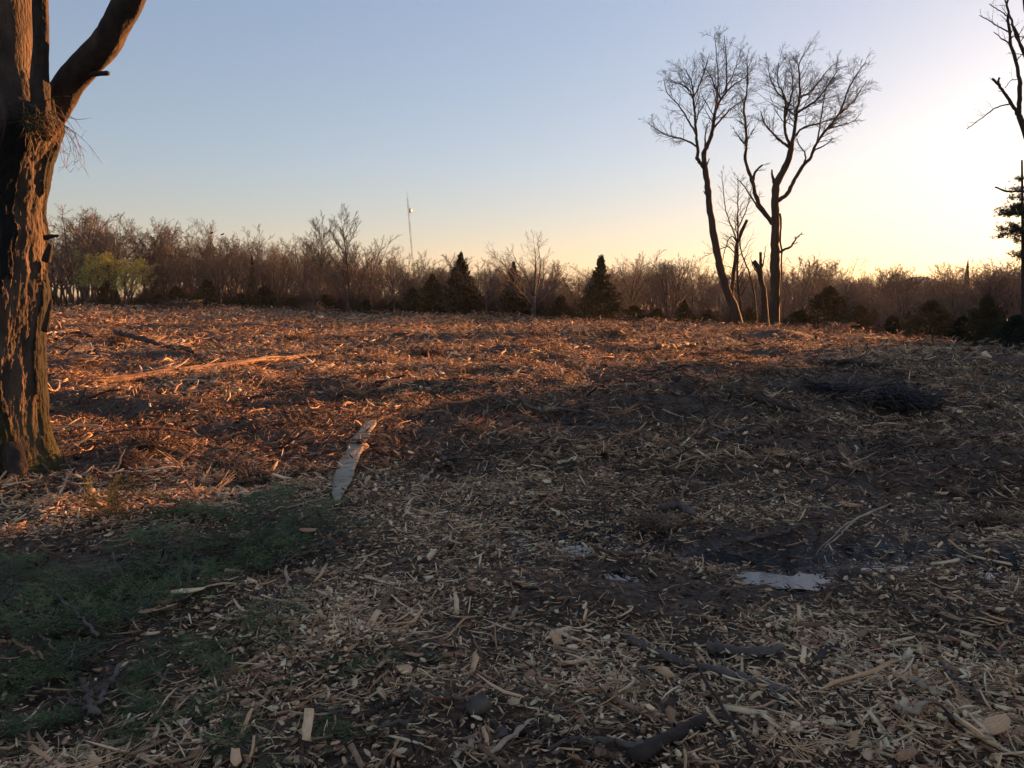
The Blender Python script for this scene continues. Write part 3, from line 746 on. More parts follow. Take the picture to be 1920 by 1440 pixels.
# broken sticks and splinters lying about the middle of the field
def mid_name(px, py):
    a = 'far left field' if px < 450 else ('field behind the bark strip' if px < 760 else ('field centre' if px < 1120 else ('field left of the burnt heap' if px < 1500 else 'field right of the burnt heap')))
    return ('in the far part of the ' if py < 720 else ('in the middle part of the ' if py < 820 else 'in the near part of the ')) + a
mr_ = random.Random(31)
for i in range(84):
    px = mr_.uniform(110, 1900); py = 650 + 290 * mr_.random() ** 1.2
    if 590 < px < 730 and py > 780: continue
    sc_ = (py - 555) / 300.0
    L = mr_.uniform(25, 85) * (.5 + sc_ * .6); a = mr_.gauss(0, .7); ex, ey = L * cos(a), L * sin(a) * (.15 + .3 * sc_)
    nm = mr_.choice(['dark', 'grey', 'pale', 'brown']); m_ = {'dark': M_barkstick, 'grey': M_barkgrey, 'pale': M_wood_pale, 'brown': M_wood_orange}[nm]
    d = 1.6 * FPX / (py - 555); r = mr_.uniform(1.6, 3.6) / FPX * d * (.7 + .3 * sc_)
    wt = 'broken stick' if nm in ('dark', 'grey') else 'torn splinter'
    lb = '%s %s lying %s' % (nm, wt, mid_name(px, py))
    stick('splinter' if wt == 'torn splinter' else 'twig', lb, 'stick', [(px - ex / 2, py - ey / 2), (px + mr_.uniform(-4, 4), py + mr_.uniform(-1, 1)), (px + ex / 2, py + ey / 2)], r, r * .6, m_, seed=400 + i, n=8, k=6,
          rise=(.02, mr_.uniform(.02, .22)), group=lb.replace(wt, wt + 's'), wob=r * .4, flat_=.6 if wt == 'torn splinter' else 1.0, forks=[(.5, mr_.uniform(-.3, .3), mr_.uniform(-.3, .3), .1, r * .5)] if mr_.random() < .5 else ())

# the square block of bark at the bottom centre
def block(label, px, py, sx, sy, sz, rz, m_, seed):
    q = random.Random(seed); V = []
    for z in (-1, 0, 1):
        for (a, b) in ((-1, -1), (0, -1), (1, -1), (1, 0), (1, 1), (0, 1), (-1, 1), (-1, 0)):
            V.append((a * sx / 2 * q.uniform(.93, 1.07), b * sy / 2 * q.uniform(.93, 1.07), z * sz / 2 * q.uniform(.85, 1.1)))
    F = []
    for l in range(2):
        for k in range(8): F.append((8 * l + k, 8 * l + (k + 1) % 8, 8 * l + 8 + (k + 1) % 8, 8 * l + 8 + k))
    me = mk_mesh('wood_block', V, [np.array(F), np.array([tuple(range(7, -1, -1)), tuple(range(16, 24))])], m_)
    x, y, z = gp(px, py)
    o = link('wood_block', me, loc=(x, y, z + sz * .45 + .02)); o.rotation_euler = (.25, -.3, rz)
    return tag(o, label, 'wood piece')
block('square grey brown block of bark at the bottom centre', 896, 1342, .085, .06, .045, .5, M_barkgrey, 1)
block('flat round bark piece right of the square block', 973, 1385, .05, .04, .03, 0, M_barkstick, 2)
block('small angular piece of pale wood below the square block', 935, 1392, .06, .04, .02, .4, M_barkgrey, 3)

# the long pale strip of inner bark
cl = [(695, 797, 14), (686, 815, 17), (676, 830, 16), (666, 845, 19), (662, 858, 18), (656, 872, 20), (650, 885, 21), (646, 899, 24), (640, 912, 24), (636, 925, 22), (637, 940, 17), (632, 955, 4)]
n = 60
P = resample([gp(c[0], c[1]) for c in cl], n)
dsc = np.linspace(0, len(cl) - 1, n)
zs = np.max([H(P[:, 0] + o_, P[:, 1]) for o_ in (-.09, 0, .09)] + [P[:, 2]], axis=0); zs = np.convolve(np.pad(zs, 8, 'edge'), np.ones(17) / 17, 'valid')
wd = np.interp(dsc, range(len(cl)), [c[2] for c in cl])
Vs = []; q = np.random.default_rng(5)
m7 = 7
for i in range(n):
    w = .8 * wd[i] / FPX * P[i, 1] * (1 + .22 * float(vnoise(i * .31, 3, 4)))
    sft = .02 * float(vnoise(i * .22, 8, 2))
    zc = zs[i] + .06 + .006 * sin(i * .21)
    for j in range(m7):
        u = j / (m7 - 1) * 2 - 1
        Vs.append((P[i, 0] + w * u + sft, P[i, 1] + .012 * u, zc - .004 * u * u + .01 * u + .004 * float(vnoise(i * .3, j * .9, 6))))
c = P.mean(0)
Vt = np.array(Vs) - c
Vb = Vt - np.array([0, 0, .018])
ii = np.arange(n * m7).reshape(n, m7)
Ft = np.stack([ii[:-1, :-1], ii[:-1, 1:], ii[1:, 1:], ii[1:, :-1]], -1).reshape(-1, 4)[:, ::-1]
Fb = Ft[:, ::-1] + n * m7
edge = list(ii[0, :]) + list(ii[1:, -1]) + list(ii[-1, ::-1][1:]) + list(ii[::-1, 0][1:])
Fe = np.array([(edge[i], edge[i + 1], edge[i + 1] + n * m7, edge[i] + n * m7) for i in range(len(edge) - 1)])
me = mk_mesh('bark_strip', np.concatenate([Vt, Vb]), [Ft, Fb, Fe], M_strip, False)
tag(link('bark_strip', me, loc=c), 'long pale wavy strip of inner bark lying left of the field centre', 'bark strip')

# ------------------------------------------------------------------ brush tufts and heaps
def tuft_mesh(ns, w, h, seed, m_, thick=.008):
    q = random.Random(seed); T = Tubes()
    for i in range(ns):
        a = q.uniform(0, 2 * pi); r0 = abs(q.gauss(0, .35)) * w; x0 = r0 * cos(a); y0 = r0 * sin(a)
        b = q.uniform(0, 2 * pi); L = q.uniform(.3, 1.0); k = q.uniform(.1, .9)
        P = [(x0 + L * w * .6 * t * cos(b + t), y0 + L * w * .6 * t * sin(b + t), h * (k * L * (1.6 * t - t * t) + .3 * q.random() * (1 - r0 / w if r0 < w else 0))) for t in (0, .35, .7, 1)]
        T.add(P, [thick, thick, thick * .8, thick * .4], 3)
    return T.mesh('tuft', m_)
M_tuft = mat('dry brush', rough=.9, scale=3, var=[(.3, (.10, .06, .04)), (.7, (.30, .20, .13))], obj_rand=.25)
M_tuftd = mat('dark brush', rough=.9, scale=3, var=[(.3, (.03, .026, .028)), (.7, (.10, .08, .08))])
TU = [tuft_mesh(150, .5, .38, 60 + i, M_tuft) for i in range(4)]
tufts = [(1072, 700, 1.0, 'round orange lit tuft of dry brush right of the field centre'), (1190, 715, .8, 'orange lit tuft right of the round one'), (700, 708, 1.1, 'spreading lit tuft left of the field centre'), (765, 700, .9, 'low lit tuft beside the spreading tuft'), (800, 660, 1.0, 'lit tuft in the middle distance left of centre'), (985, 682, .8, 'small lit tuft left of the round one'), (850, 700, .8, 'yellow lit tuft between the spreading and the round tufts'), (1320, 672, 1.2, 'tall thin lit tuft in front of the two tall trees'), (1440, 700, .9, 'lit tuft right of the tall thin one'), (278, 838, .7, 'tangle of lit twigs right of the left tree base'), (235, 860, .5, 'small tangle of twigs nearest the left tree base'), (430, 880, .7, 'lit tangle of shreds left of the bark strip'), (575, 885, .45, 'lit upright shreds just left of the bark strip'), (270, 645, 1.2, 'pale dry tuft behind the long split log'), (218, 652, 1.1, 'upright dry weeds by the end of the dark pole'), (400, 660, 1.1, 'low tuft on the far left of the field'), (560, 640, 1.2, 'low tuft on the far field left of the mast'), (590, 588, 2.0, 'brush tuft on the skyline left of the dark cedars'), (755, 592, 1.8, 'ragged stalks on the skyline below the mast'), (905, 608, 1.8, 'pale twigs on the field edge left of the bushy bare tree'), (1230, 985, .45, 'splintered tangle on the mound by the puddles'), (1290, 920, .5, 'grey tangle of shreds in the dark centre right'), (1190, 985, .35, 'small tangle left of the splintered mound'), (1010, 640, 1.5, 'distant lit heap below the bushy bare tree'), (1150, 640, 1.5, 'distant lit heap below the spired cedar'), (1570, 625, 1.6, 'twiggy heap on the right field edge before the broad cedar'), (1640, 622, 1.5, 'dry weeds on the right field edge between cedars'), (1790, 640, 1.2, 'dry weeds by the red lit log on the right'), (1870, 985, .5, 'shredded stump tangle near the right picture edge'), (470, 905, .6, 'lit tangle of orange shreds above the cedar boughs')]
for i, (px, py, s, lb) in enumerate(tufts):
    x, y, z = gp(px, py)
    o = link('brush_tuft', TU[i % 4], loc=(x, y, z - .02)); s *= 1 + .02 * y * .5
    o.rotation_euler = (0, 0, rnd.uniform(0, 6)); o.scale = (s, s, s * rnd.uniform(.8, 1.2))
    tag(o, lb, 'brush')
def heap(label, px, py, w, h, seed, m_, rz=0, ns=420, thick=.014):
    x, y, z = gp(px, py)
    me = tuft_mesh(ns, w, h, seed, m_, thick); me.name = 'brush_heap'
    o = link('brush_heap', me, loc=(x, y, z - .03)); o.rotation_euler = (0, 0, rz)
    return tag(o, label, 'brush heap')
heap('dark heap of burnt brush on the right side of the field', 1690, 765, .75, .5, 70, M_tuftd, ns=420, thick=.010)
heap('low dark brush left of the burnt heap', 1580, 725, .8, .3, 71, M_tuftd)
heap('heap of bare curved branches at the far left field edge', 340, 582, 3.2, 1.6, 72, M_under, ns=160, thick=.05)
heap('pile of cut brush on the skyline right of the two tall trees', 1560, 622, 1.6, .8, 73, M_under, ns=200, thick=.03)

# ------------------------------------------------------------------ cut cedar boughs on the ground
def bough_meshes(seed, mf, ms):
    q = random.Random(seed); T = Tubes(); V = []; F = []
    stem = [(t, .06 * sin(3 * t + seed), .05 + .10 * sin(pi * t)) for t in np.linspace(0, 1, 7)]
    T.add(stem, list(np.linspace(.008, .003, 7)), 4)
    for i in range(26):
        t = .08 + .9 * i / 26; sgn = 1 if i % 2 else -1
        bx, by, bz = t, .06 * sin(3 * t + seed), .05 + .10 * sin(pi * t)
        L = (.40 * (1 - .6 * t)) * q.uniform(.7, 1.2); a = sgn * q.uniform(.5, 1.1); el = q.uniform(-.15, .45)
        d = (cos(a) * cos(el), sin(a) * cos(el), sin(el))
        pts = [(bx + d[0] * L * u, by + d[1] * L * u, bz + d[2] * L * u - .12 * L * u * u) for u in (0, .5, 1)]
        T.add(pts, [.003, .002, .001], 3)
        for j in range(16):
            u = q.uniform(.08, 1.05); s2 = q.choice((-1, 1)); a2 = a + s2 * q.uniform(.3, .9); e2 = el + q.uniform(-.5, .6)
            L2 = L * .30 * q.uniform(.5, 1.2)
            px_, py_, pz_ = bx + d[0] * L * u, by + d[1] * L * u, bz + d[2] * L * u - .12 * L * u * u
            dd = (cos(a2) * cos(e2), sin(a2) * cos(e2), sin(e2))
            for k in range(5):
                v = (k + .5) / 5; a3 = a2 + q.uniform(-.9, .9); e3 = e2 + q.uniform(-.8, .8); L3 = q.uniform(.018, .035)
                cx, cy, cz = px_ + dd[0] * L2 * v, py_ + dd[1] * L2 * v, pz_ + dd[2] * L2 * v
                ex, ey, ez = cos(a3) * cos(e3) * L3, sin(a3) * cos(e3) * L3, sin(e3) * L3
                wx, wy, wz = -sin(a3) * .0032, cos(a3) * .0032, q.uniform(-.003, .003)
                o0 = len(V)
                V += [(cx - wx, cy - wy, cz - wz), (cx + wx, cy + wy, cz + wz), (cx + ex, cy + ey, cz + ez)]
                F.append((o0, o0 + 1, o0 + 2))
    return T.mesh('bough_stem', ms), mk_mesh('bough_foliage', V, np.array(F), mf)
BM = [bough_meshes(80 + i, M_bough, M_barkgrey) for i in range(5)]
def bough(px, py, s, rz, label, group, i, tilt=(0, 0), yellow=False):
    x, y, z = gp(px, py)
    t = empty('cedar_bough', (x, y, z + .0), rz); t.rotation_euler = (tilt[0], tilt[1], rz); t.scale = (s, s, s * .6)
    st, fo = BM[i % 5]
    link('stem', st, t); link('foliage', fo, t)
    return tag(t, label, 'cedar bough', group)
def bname(px, py, s_=.5):
    if py < 1005: w = 'just below the foot of the bark strip'
    elif py < 1060: w = 'between the bark strip and the green patch'
    elif py < 1190 and px < 130: w = 'at the left picture edge'
    elif py < 1190 and px < 330: w = 'in the left part of the green patch'
    elif py < 1120: w = 'in the far right part of the green patch'
    elif py < 1190: w = 'where the green patch meets the tan chips'
    elif px < 200 and py < 1320: w = 'low at the left picture edge'
    elif px < 200: w = 'in the lower left corner'
    elif px < 420 and py < 1320: w = 'above the lower left stick with round end'
    elif px < 420: w = 'right of the lower left stick with round end'
    elif py < 1300: w = 'mixed with tan chips left of centre'
    else: w = 'mixed with chips left of the bark block'
    k = ('broad dark green cedar bough ' if s_ > .6 else 'dark green cedar bough ') if s_ > .4 else ('small green cedar sprig ' if s_ > .25 else 'tiny green cedar sprig ')
    return k + w, k + 'group ' + w
bl = []
for i in range(18): bl.append((rnd.uniform(390, 560), rnd.uniform(975, 1060), rnd.uniform(.55, .9)))
for i in range(26): bl.append((rnd.uniform(180, 560), rnd.uniform(1045, 1180), rnd.uniform(.45, .75)))
for i in range(26): bl.append((rnd.uniform(-60, 300), rnd.uniform(1080, 1230), rnd.uniform(.4, .65)))
for i in range(70): bl.append((rnd.uniform(-20, 480), rnd.uniform(1190, 1440), rnd.uniform(.18, .40)))
for i in range(22): bl.append((rnd.uniform(400, 760), rnd.uniform(1150, 1440), rnd.uniform(.14, .3)))
for i, (px, py, s) in enumerate(bl):
    if px > 330 + 330 * (1 - max(0, (py - 1000) / 260)) and py < 1200 and px > 420: continue
    lb, g = bname(px, py, s)
    bough(px, py, s, rnd.uniform(0, 6.28), lb, g, i, (rnd.gauss(0, .2), rnd.gauss(0, .15)))
for i, (px, py, s) in enumerate([(690, 1135, .22), (655, 1225, .25), (720, 1215, .2), (930, 1300, .12), (965, 1310, .12), (1050, 1335, .10), (1130, 1330, .1), (925, 1390, .14), (1740, 940, .3), (1880, 930, .4)]):
    bough(px, py, s, rnd.uniform(0, 6), 'lone green sprig on bare chips, ' + ['right of the green patch', 'low left of the central chips', 'above left of the bark block', 'above the square bark block', 'right above the bark block', 'far right of the bark block', 'between bark block and peeled branch', 'right under the bark block', 'behind the pale puddle splinters', 'at the right picture edge'][i], None, i)
# the small yellow green seedling by the left tree
bmS = bough_meshes(95, M_bough_y, M_barkgrey)
x, y, z = gp(205, 975)
t = empty('cedar_seedling', (x, y, z), 0)
tag(t, 'small yellow green cedar seedling lit by the sun near the left tree', 'seedling')
for k in range(6):
    for nm, mm in zip(('stem', 'foliage'), bmS):
        o = link(nm, mm, t); o.rotation_euler = (k * 1.1, -1.25 + .35 * (k % 3), k * 1.05); o.scale = (.32,) * 3

# ------------------------------------------------------------------ tree growing
UP = (0, 0, 1)
def nrm(v):
    l = math.sqrt(v[0] ** 2 + v[1] ** 2 + v[2] ** 2) or 1; return (v[0] / l, v[1] / l, v[2] / l)
def side(d, ang, q):
    # a direction turned away from d by ang about a random axis
    a = (q.gauss(0, 1), q.gauss(0, 1), q.gauss(0, 1))
    dp = a[0] * d[0] + a[1] * d[1] + a[2] * d[2]
    s = nrm((a[0] - dp * d[0], a[1] - dp * d[1], a[2] - dp * d[2]))
    c, k = cos(ang), sin(ang)
    return (d[0] * c + s[0] * k, d[1] * c + s[1] * k, d[2] * c + s[2] * k)
def grow(T, Tt, p, d, L, r, lvl, K, q):
    n = K['n'][lvl]; st = L / n; P = [p]; D = [d]
    for i in range(n):
        w = K['wan'][lvl]
        d = nrm((d[0] + q.gauss(0, w) + K['lean'][0], d[1] + q.gauss(0, w), d[2] + q.gauss(0, w) + K['up'][lvl] * st))
        p = (p[0] + d[0] * st, p[1] + d[1] * st, p[2] + d[2] * st); P.append(p); D.append(d)
    re = r * K['tap'][lvl]
    (T if lvl < K.get('tl', 1) else Tt).add(P, [r + (re - r) * i / n for i in range(n + 1)], 6 if lvl < K.get('tl', 1) else 3)
    if lvl + 1 < len(K['n']):
        c = K['c'][lvl]; c = int(c * q.uniform(.75, 1.3) + .5)
        for j in range(c):
            t = K['t0'][lvl] + (1 - K['t0'][lvl]) * (j + q.random()) / c
            f = t * n; i = min(int(f), n - 1); g = f - i
            pp = tuple(P[i][k] * (1 - g) + P[i + 1][k] * g for k in range(3))
            dd = side(D[i + 1], q.uniform(*K['ang'][lvl]), q)
            rr_ = (r + (re - r) * t) * K['rr'][lvl]
            grow(T, Tt, pp, dd, L * K['lr'][lvl] * (1 - K['sh'][lvl] * t) * q.uniform(.7, 1.2), max(rr_, K['rmin']), lvl + 1, K, q)
        if K.get('tip', True):
            grow(T, Tt, P[-1], D[-1], L * K['lr'][lvl] * .6, max(re * .9, K['rmin']), lvl + 1, K, q)

def add_twigs(Tt, P, Rr, t0, count, L, ang, K, q):
    n = len(P)
    for j in range(count):
        t = t0 + (1 - t0) * (j + q.random()) / count
        f = t * (n - 1); i = min(int(f), n - 2); g = f - i
        p = tuple(P[i][k] * (1 - g) + P[i + 1][k] * g for k in range(3))
        d = nrm(tuple(P[i + 1][k] - P[i][k] for k in range(3)))
        dd = side(d, q.uniform(*ang), q)
        if dd[2] < -.1: dd = nrm((dd[0], dd[1], abs(dd[2]) * .5))
        r = Rr[i] * (1 - g) + Rr[i + 1] * g
        grow(Tt, Tt, p, dd, L * q.uniform(.5, 1.05) * (1.1 - .55 * t), max(r * .4, K['rmin']), 0, K, q)

# ---- the two tall bare trees and their broken neighbours, 45 m away
YT = 45.0
PXM = YT / FPX
def limb3d(pts, dy0, dy1):
    n = len(pts); out = []
    for i, (px, py) in enumerate(pts):
        out.append(at(px, py, YT + dy0 + (dy1 - dy0) * i / (n - 1)))
    return out
K_fine = dict(n=[4, 3, 2], wan=[.14, .17, .18], up=[.05, .05, .03], tap=[.35, .35, .5], c=[5, 4], t0=[.15, .15], ang=[(.35, .9), (.4, 1.0)], lr=[.5, .5], sh=[.35, .3], rr=[.6, .6], rmin=.0062, lean=(0, 0), tl=0)
K_fineB = dict(K_fine, c=[5, 4], lean=(.03, 0), wan=[.10, .13, .15])
K_sap = dict(n=[4, 3], wan=[.12, .15], up=[.06, .05], tap=[.35, .5], c=[5], t0=[.15], ang=[(.4, .9)], lr=[.5], sh=[.3], rr=[.6], rmin=.006, lean=(0, 0), tl=0)

def hero(name, label, base_px, limbs, K, seed, mtrunk=None, group=None, YY=None, rootflare=True):
    """limbs: (part name, px points, r0 px, r1 px, depth start, depth end, twig count, twig length, t0)"""
    q = random.Random(seed)
    b = at(base_px[0], base_px[1], YT); bz = float(H(b[0], b[1]))
    base = (b[0], b[1], bz - .1)
    root = empty(name, base)
    tag(root, label, 'tree', group)
    for li, (pn, pts, r0, r1, d0, d1, nt_, tl_, t0) in enumerate(limbs):
        P3 = limb3d(pts, d0, d1)
        if li == 0 and rootflare:
            P3[0] = (P3[0][0], P3[0][1], bz - .4)
        P3 = resample([(p[0] - base[0], p[1] - base[1], p[2] - base[2]) for p in P3], max(8, len(pts) * 4))
        n = len(P3)
        P3[1:-1] += np.array([[q.gauss(0, .4 * PXM), q.gauss(0, PXM), q.gauss(0, .4 * PXM)] for _ in range(n - 2)])
        Rr = np.linspace(r0, r1, n) * PXM / 2 * 1.06 * np.array([q.uniform(.9, 1.1) for _ in range(n)])
        if li == 0 and rootflare:
            Rr[:3] *= np.array([1.6, 1.3, 1.1])
        T = Tubes(); T.add(P3, Rr, 8)
        lo = link(pn, T.mesh(pn, mtrunk or M_barkdark, True), root)
        Tt = Tubes()
        if nt_: add_twigs(Tt, [tuple(p) for p in P3], list(Rr), t0, nt_, tl_, (.4, 1.0), K, q)
        if Tt.g: link('twigs', Tt.mesh('twigs', M_twig), lo)
    return root

hero('bare_tree', 'tall slender bare tree leaning left, left one of the two on the skyline', (1392, 612), [
    ('trunk', [(1392, 612), (1375, 572), (1362, 545), (1350, 500), (1342, 460), (1335, 420), (1330, 380), (1327, 345), (1321, 310), (1320, 285)], 17, 9, 0, 0, 0, 0, 0),
    ('limb', [(1320, 315), (1313, 305), (1306, 295)], 7, 6, 0, -.3, 0, 0, 0),
    ('limb', [(1307, 296), (1309, 282), (1305, 250), (1302, 210), (1300, 184), (1297, 150), (1282, 128)], 6, 1.2, 0, -1.5, 20, 2.2, .35),
    ('limb', [(1300, 184), (1290, 165), (1272, 155), (1256, 154)], 3, 1, -1.2, -2.5, 10, 1.5, .1),
    ('limb', [(1300, 184), (1314, 155), (1322, 128), (1330, 100)], 3, 1, -1, .5, 10, 1.6, .1),
    ('limb', [(1309, 276), (1290, 264), (1275, 259), (1250, 255), (1215, 231)], 4, 1, 0, 1.5, 16, 1.4, .2),
    ('limb', [(1305, 252), (1290, 225), (1275, 200), (1248, 172), (1244, 148)], 3.5, 1, 0, 2.5, 14, 1.5, .2),
    ('limb', [(1320, 286), (1330, 265), (1337, 242), (1340, 210), (1352, 185), (1362, 172), (1377, 157), (1392, 150), (1404, 138)], 8, 1.3, 0, 1, 24, 2.0, .3),
    ('limb', [(1337, 242), (1355, 220), (1372, 202), (1392, 190), (1398, 180)], 4, 1, .2, 2.5, 14, 1.6, .2),
    ('limb', [(1352, 186), (1342, 167), (1335, 147), (1322, 128)], 3.5, 1, .5, -1.5, 10, 1.6, .1),
    ('limb', [(1322, 275), (1322, 250), (1330, 225)], 3.5, 1, 0, 1, 5, .9, .3),
    ('limb', [(1362, 172), (1363, 140), (1361, 100), (1358, 66)], 3, .9, .8, .3, 12, 1.6, .1),
    ('limb', [(1340, 212), (1345, 180), (1347, 140), (1343, 100), (1340, 68)], 3, .9, .2, -1.5, 12, 1.6, .15),
    ('limb', [(1355, 176), (1375, 140), (1385, 110), (1390, 92)], 2.5, .9, .8, 2, 12, 1.4, .1),
    ('branch_stub', [(1325, 310), (1330, 297)], 3, 1.5, 0, 0, 0, 0, 0),
    ('branch_stub', [(1328, 370), (1319, 358)], 4, 1.5, 0, -.1, 0, 0, 0)], K_fine, 1)

hero('bare_tree', 'tall thick trunked bare tree with dense fan shaped crown, right one of the two', (1453, 613), [
    ('trunk', [(1453, 613), (1454, 550), (1454, 500), (1453, 440), (1455, 400), (1453, 375), (1455, 342), (1470, 320), (1480, 297), (1484, 278)], 19, 11, 0, 0, 0, 0, 0),
    ('branch_stub', [(1455, 345), (1449, 335), (1447, 318)], 7, 2.5, 0, 0, 0, 0, 0),
    ('limb', [(1483, 278), (1463, 265), (1445, 247), (1432, 230), (1427, 208)], 5.5, 1.2, 0, -1.5, 16, 1.3, .3),
    ('limb', [(1482, 276), (1472, 252), (1471, 210), (1475, 190), (1467, 170), (1457, 150), (1460, 118)], 5.5, 1.2, 0, -2, 26, 2.0, .25),
    ('limb', [(1484, 278), (1489, 245), (1494, 210), (1500, 180), (1499, 145), (1497, 120), (1510, 95)], 7, 1.3, 0, .5, 28, 2.0, .2),
    ('limb', [(1487, 262), (1500, 243), (1512, 237), (1535, 232), (1570, 220), (1595, 190)], 4.5, 1.2, 0, 2.5, 22, 1.6, .2),
    ('limb', [(1493, 212), (1517, 197), (1535, 185), (1555, 157), (1572, 130)], 4.5, 1.2, .2, -2, 24, 1.7, .1),
    ('limb', [(1500, 182), (1517, 175), (1537, 150), (1563, 120)], 4, 1.1, .3, 2, 20, 1.6, .1),
    ('limb', [(1471, 222), (1485, 180), (1487, 150), (1480, 110)], 4, 1.1, -1, 1.5, 20, 1.6, .1),
    ('limb', [(1475, 190), (1455, 170), (1443, 145), (1440, 120)], 3, 1, -1.2, 1, 16, 1.5, .1),
    ('limb', [(1456, 378), (1477, 365), (1490, 335), (1507, 307), (1520, 299), (1526, 280), (1531, 267), (1555, 237), (1575, 212), (1592, 162), (1605, 142), (1622, 118)], 7.5, 1.3, 0, -2, 30, 1.6, .45),
    ('limb', [(1507, 307), (1512, 292), (1505, 282), (1492, 260)], 3, 1.5, -.6, -1, 5, .8, .3),
    ('limb', [(1527, 282), (1542, 275), (1562, 260)], 3, 1.2, -.8, -1.5, 3, .6, .4),
    ('limb', [(1532, 266), (1537, 240), (1542, 200), (1548, 170), (1552, 145)], 3.2, 1.1, -1, 1, 22, 1.5, .2),
    ('limb', [(1575, 213), (1590, 200), (1605, 185), (1625, 150)], 3, 1, -1.5, 0, 16, 1.4, .1),
    ('limb', [(1548, 243), (1580, 234), (1600, 228), (1615, 212)], 2.2, .9, -1.5, -1, 9, .9, .3),
    ('limb', [(1448, 419), (1431, 396), (1417, 371), (1412, 342), (1401, 316), (1397, 295), (1400, 270), (1398, 230), (1393, 200), (1400, 182), (1402, 150), (1401, 104)], 8, 1.2, 0, -1.5, 34, 1.4, .45),
    ('limb', [(1412, 342), (1415, 322), (1430, 309)], 5, 3, -.6, -.9, 2, .6, .5),
    ('limb', [(1400, 270), (1392, 267), (1380, 247)], 3, 1.2, -1, -1.4, 6, .7, .3),
    ('limb', [(1440, 410), (1420, 388), (1407, 367), (1392, 345), (1382, 335)], 4, 1.5, 0, -2, 6, .9, .3),
    ('limb', [(1460, 474), (1472, 467), (1484, 463), (1490, 450), (1504, 436)], 5, 1.5, 0, -.8, 5, .5, .4),
    ('vine', [(1462, 400), (1466, 420), (1461, 440), (1466, 470), (1464, 540), (1463, 605)], 3.5, 2, -.3, -.3, 0, 0, 0)], K_fineB, 2)

hero('sapling', 'thin bare sapling with fine sideways twigs between the two tall trees', (1391, 606), [
    ('trunk', [(1391, 606), (1387, 560), (1382, 512), (1383, 460), (1384, 410), (1384, 340)], 6, 1.4, 1, 1, 46, 1.9, .25),
    ('limb', [(1383, 455), (1372, 425), (1360, 395), (1356, 350), (1352, 320)], 2.5, .9, 1, .5, 14, 1.1, .1),
    ('limb', [(1383, 430), (1395, 405), (1404, 380), (1409, 350)], 2.5, .9, 1, 1.5, 12, 1.1, .1),
    ('limb', [(1382, 480), (1365, 460), (1345, 470), (1322, 480)], 2.2, .9, 1, .5, 12, 1.1, .1)], dict(K_sap, up=[.02, .03]), 3)
hero('broken_tree', 'slim broken off trunk with blunt top behind the leaning tall tree', (1369, 608), [
    ('trunk', [(1369, 608), (1372, 560), (1374, 527), (1379, 480), (1382, 455), (1391, 434), (1401, 412)], 8, 6, 2, 2, 0, 0, 0),
    ('limb', [(1381, 455), (1375, 440), (1368, 445), (1358, 470), (1352, 500)], 2.5, 1, 2, 1.5, 5, .7, .2)], K_sap, 4)
hero('snag', 'dark dead snag with two jagged prongs left of the thick trunked tree', (1438, 610), [
    ('trunk', [(1438, 610), (1434, 570), (1429, 530), (1423, 502), (1413, 490)], 13, 8, .5, .5, 0, 0, 0),
    ('limb', [(1427, 525), (1426, 500), (1426, 473)], 7, 4.5, .5, .5, 0, 0, 0),
    ('limb', [(1430, 500), (1434, 480), (1435, 462)], 2.5, 1, .5, .4, 3, .4, .3),
    ('branch_stub', [(1423, 515), (1412, 500), (1408, 486)], 3, 1, .5, .4, 0, 0, 0)], K_sap, 5)
hero('sapling', 'thin curved stem bowing right between leaning tree and snag', (1420, 610), [
    ('trunk', [(1420, 610), (1416, 560), (1410, 525), (1399, 498), (1388, 466), (1386, 440)], 4, 2, 2.5, 2.5, 10, .8, .3)], K_sap, 6)

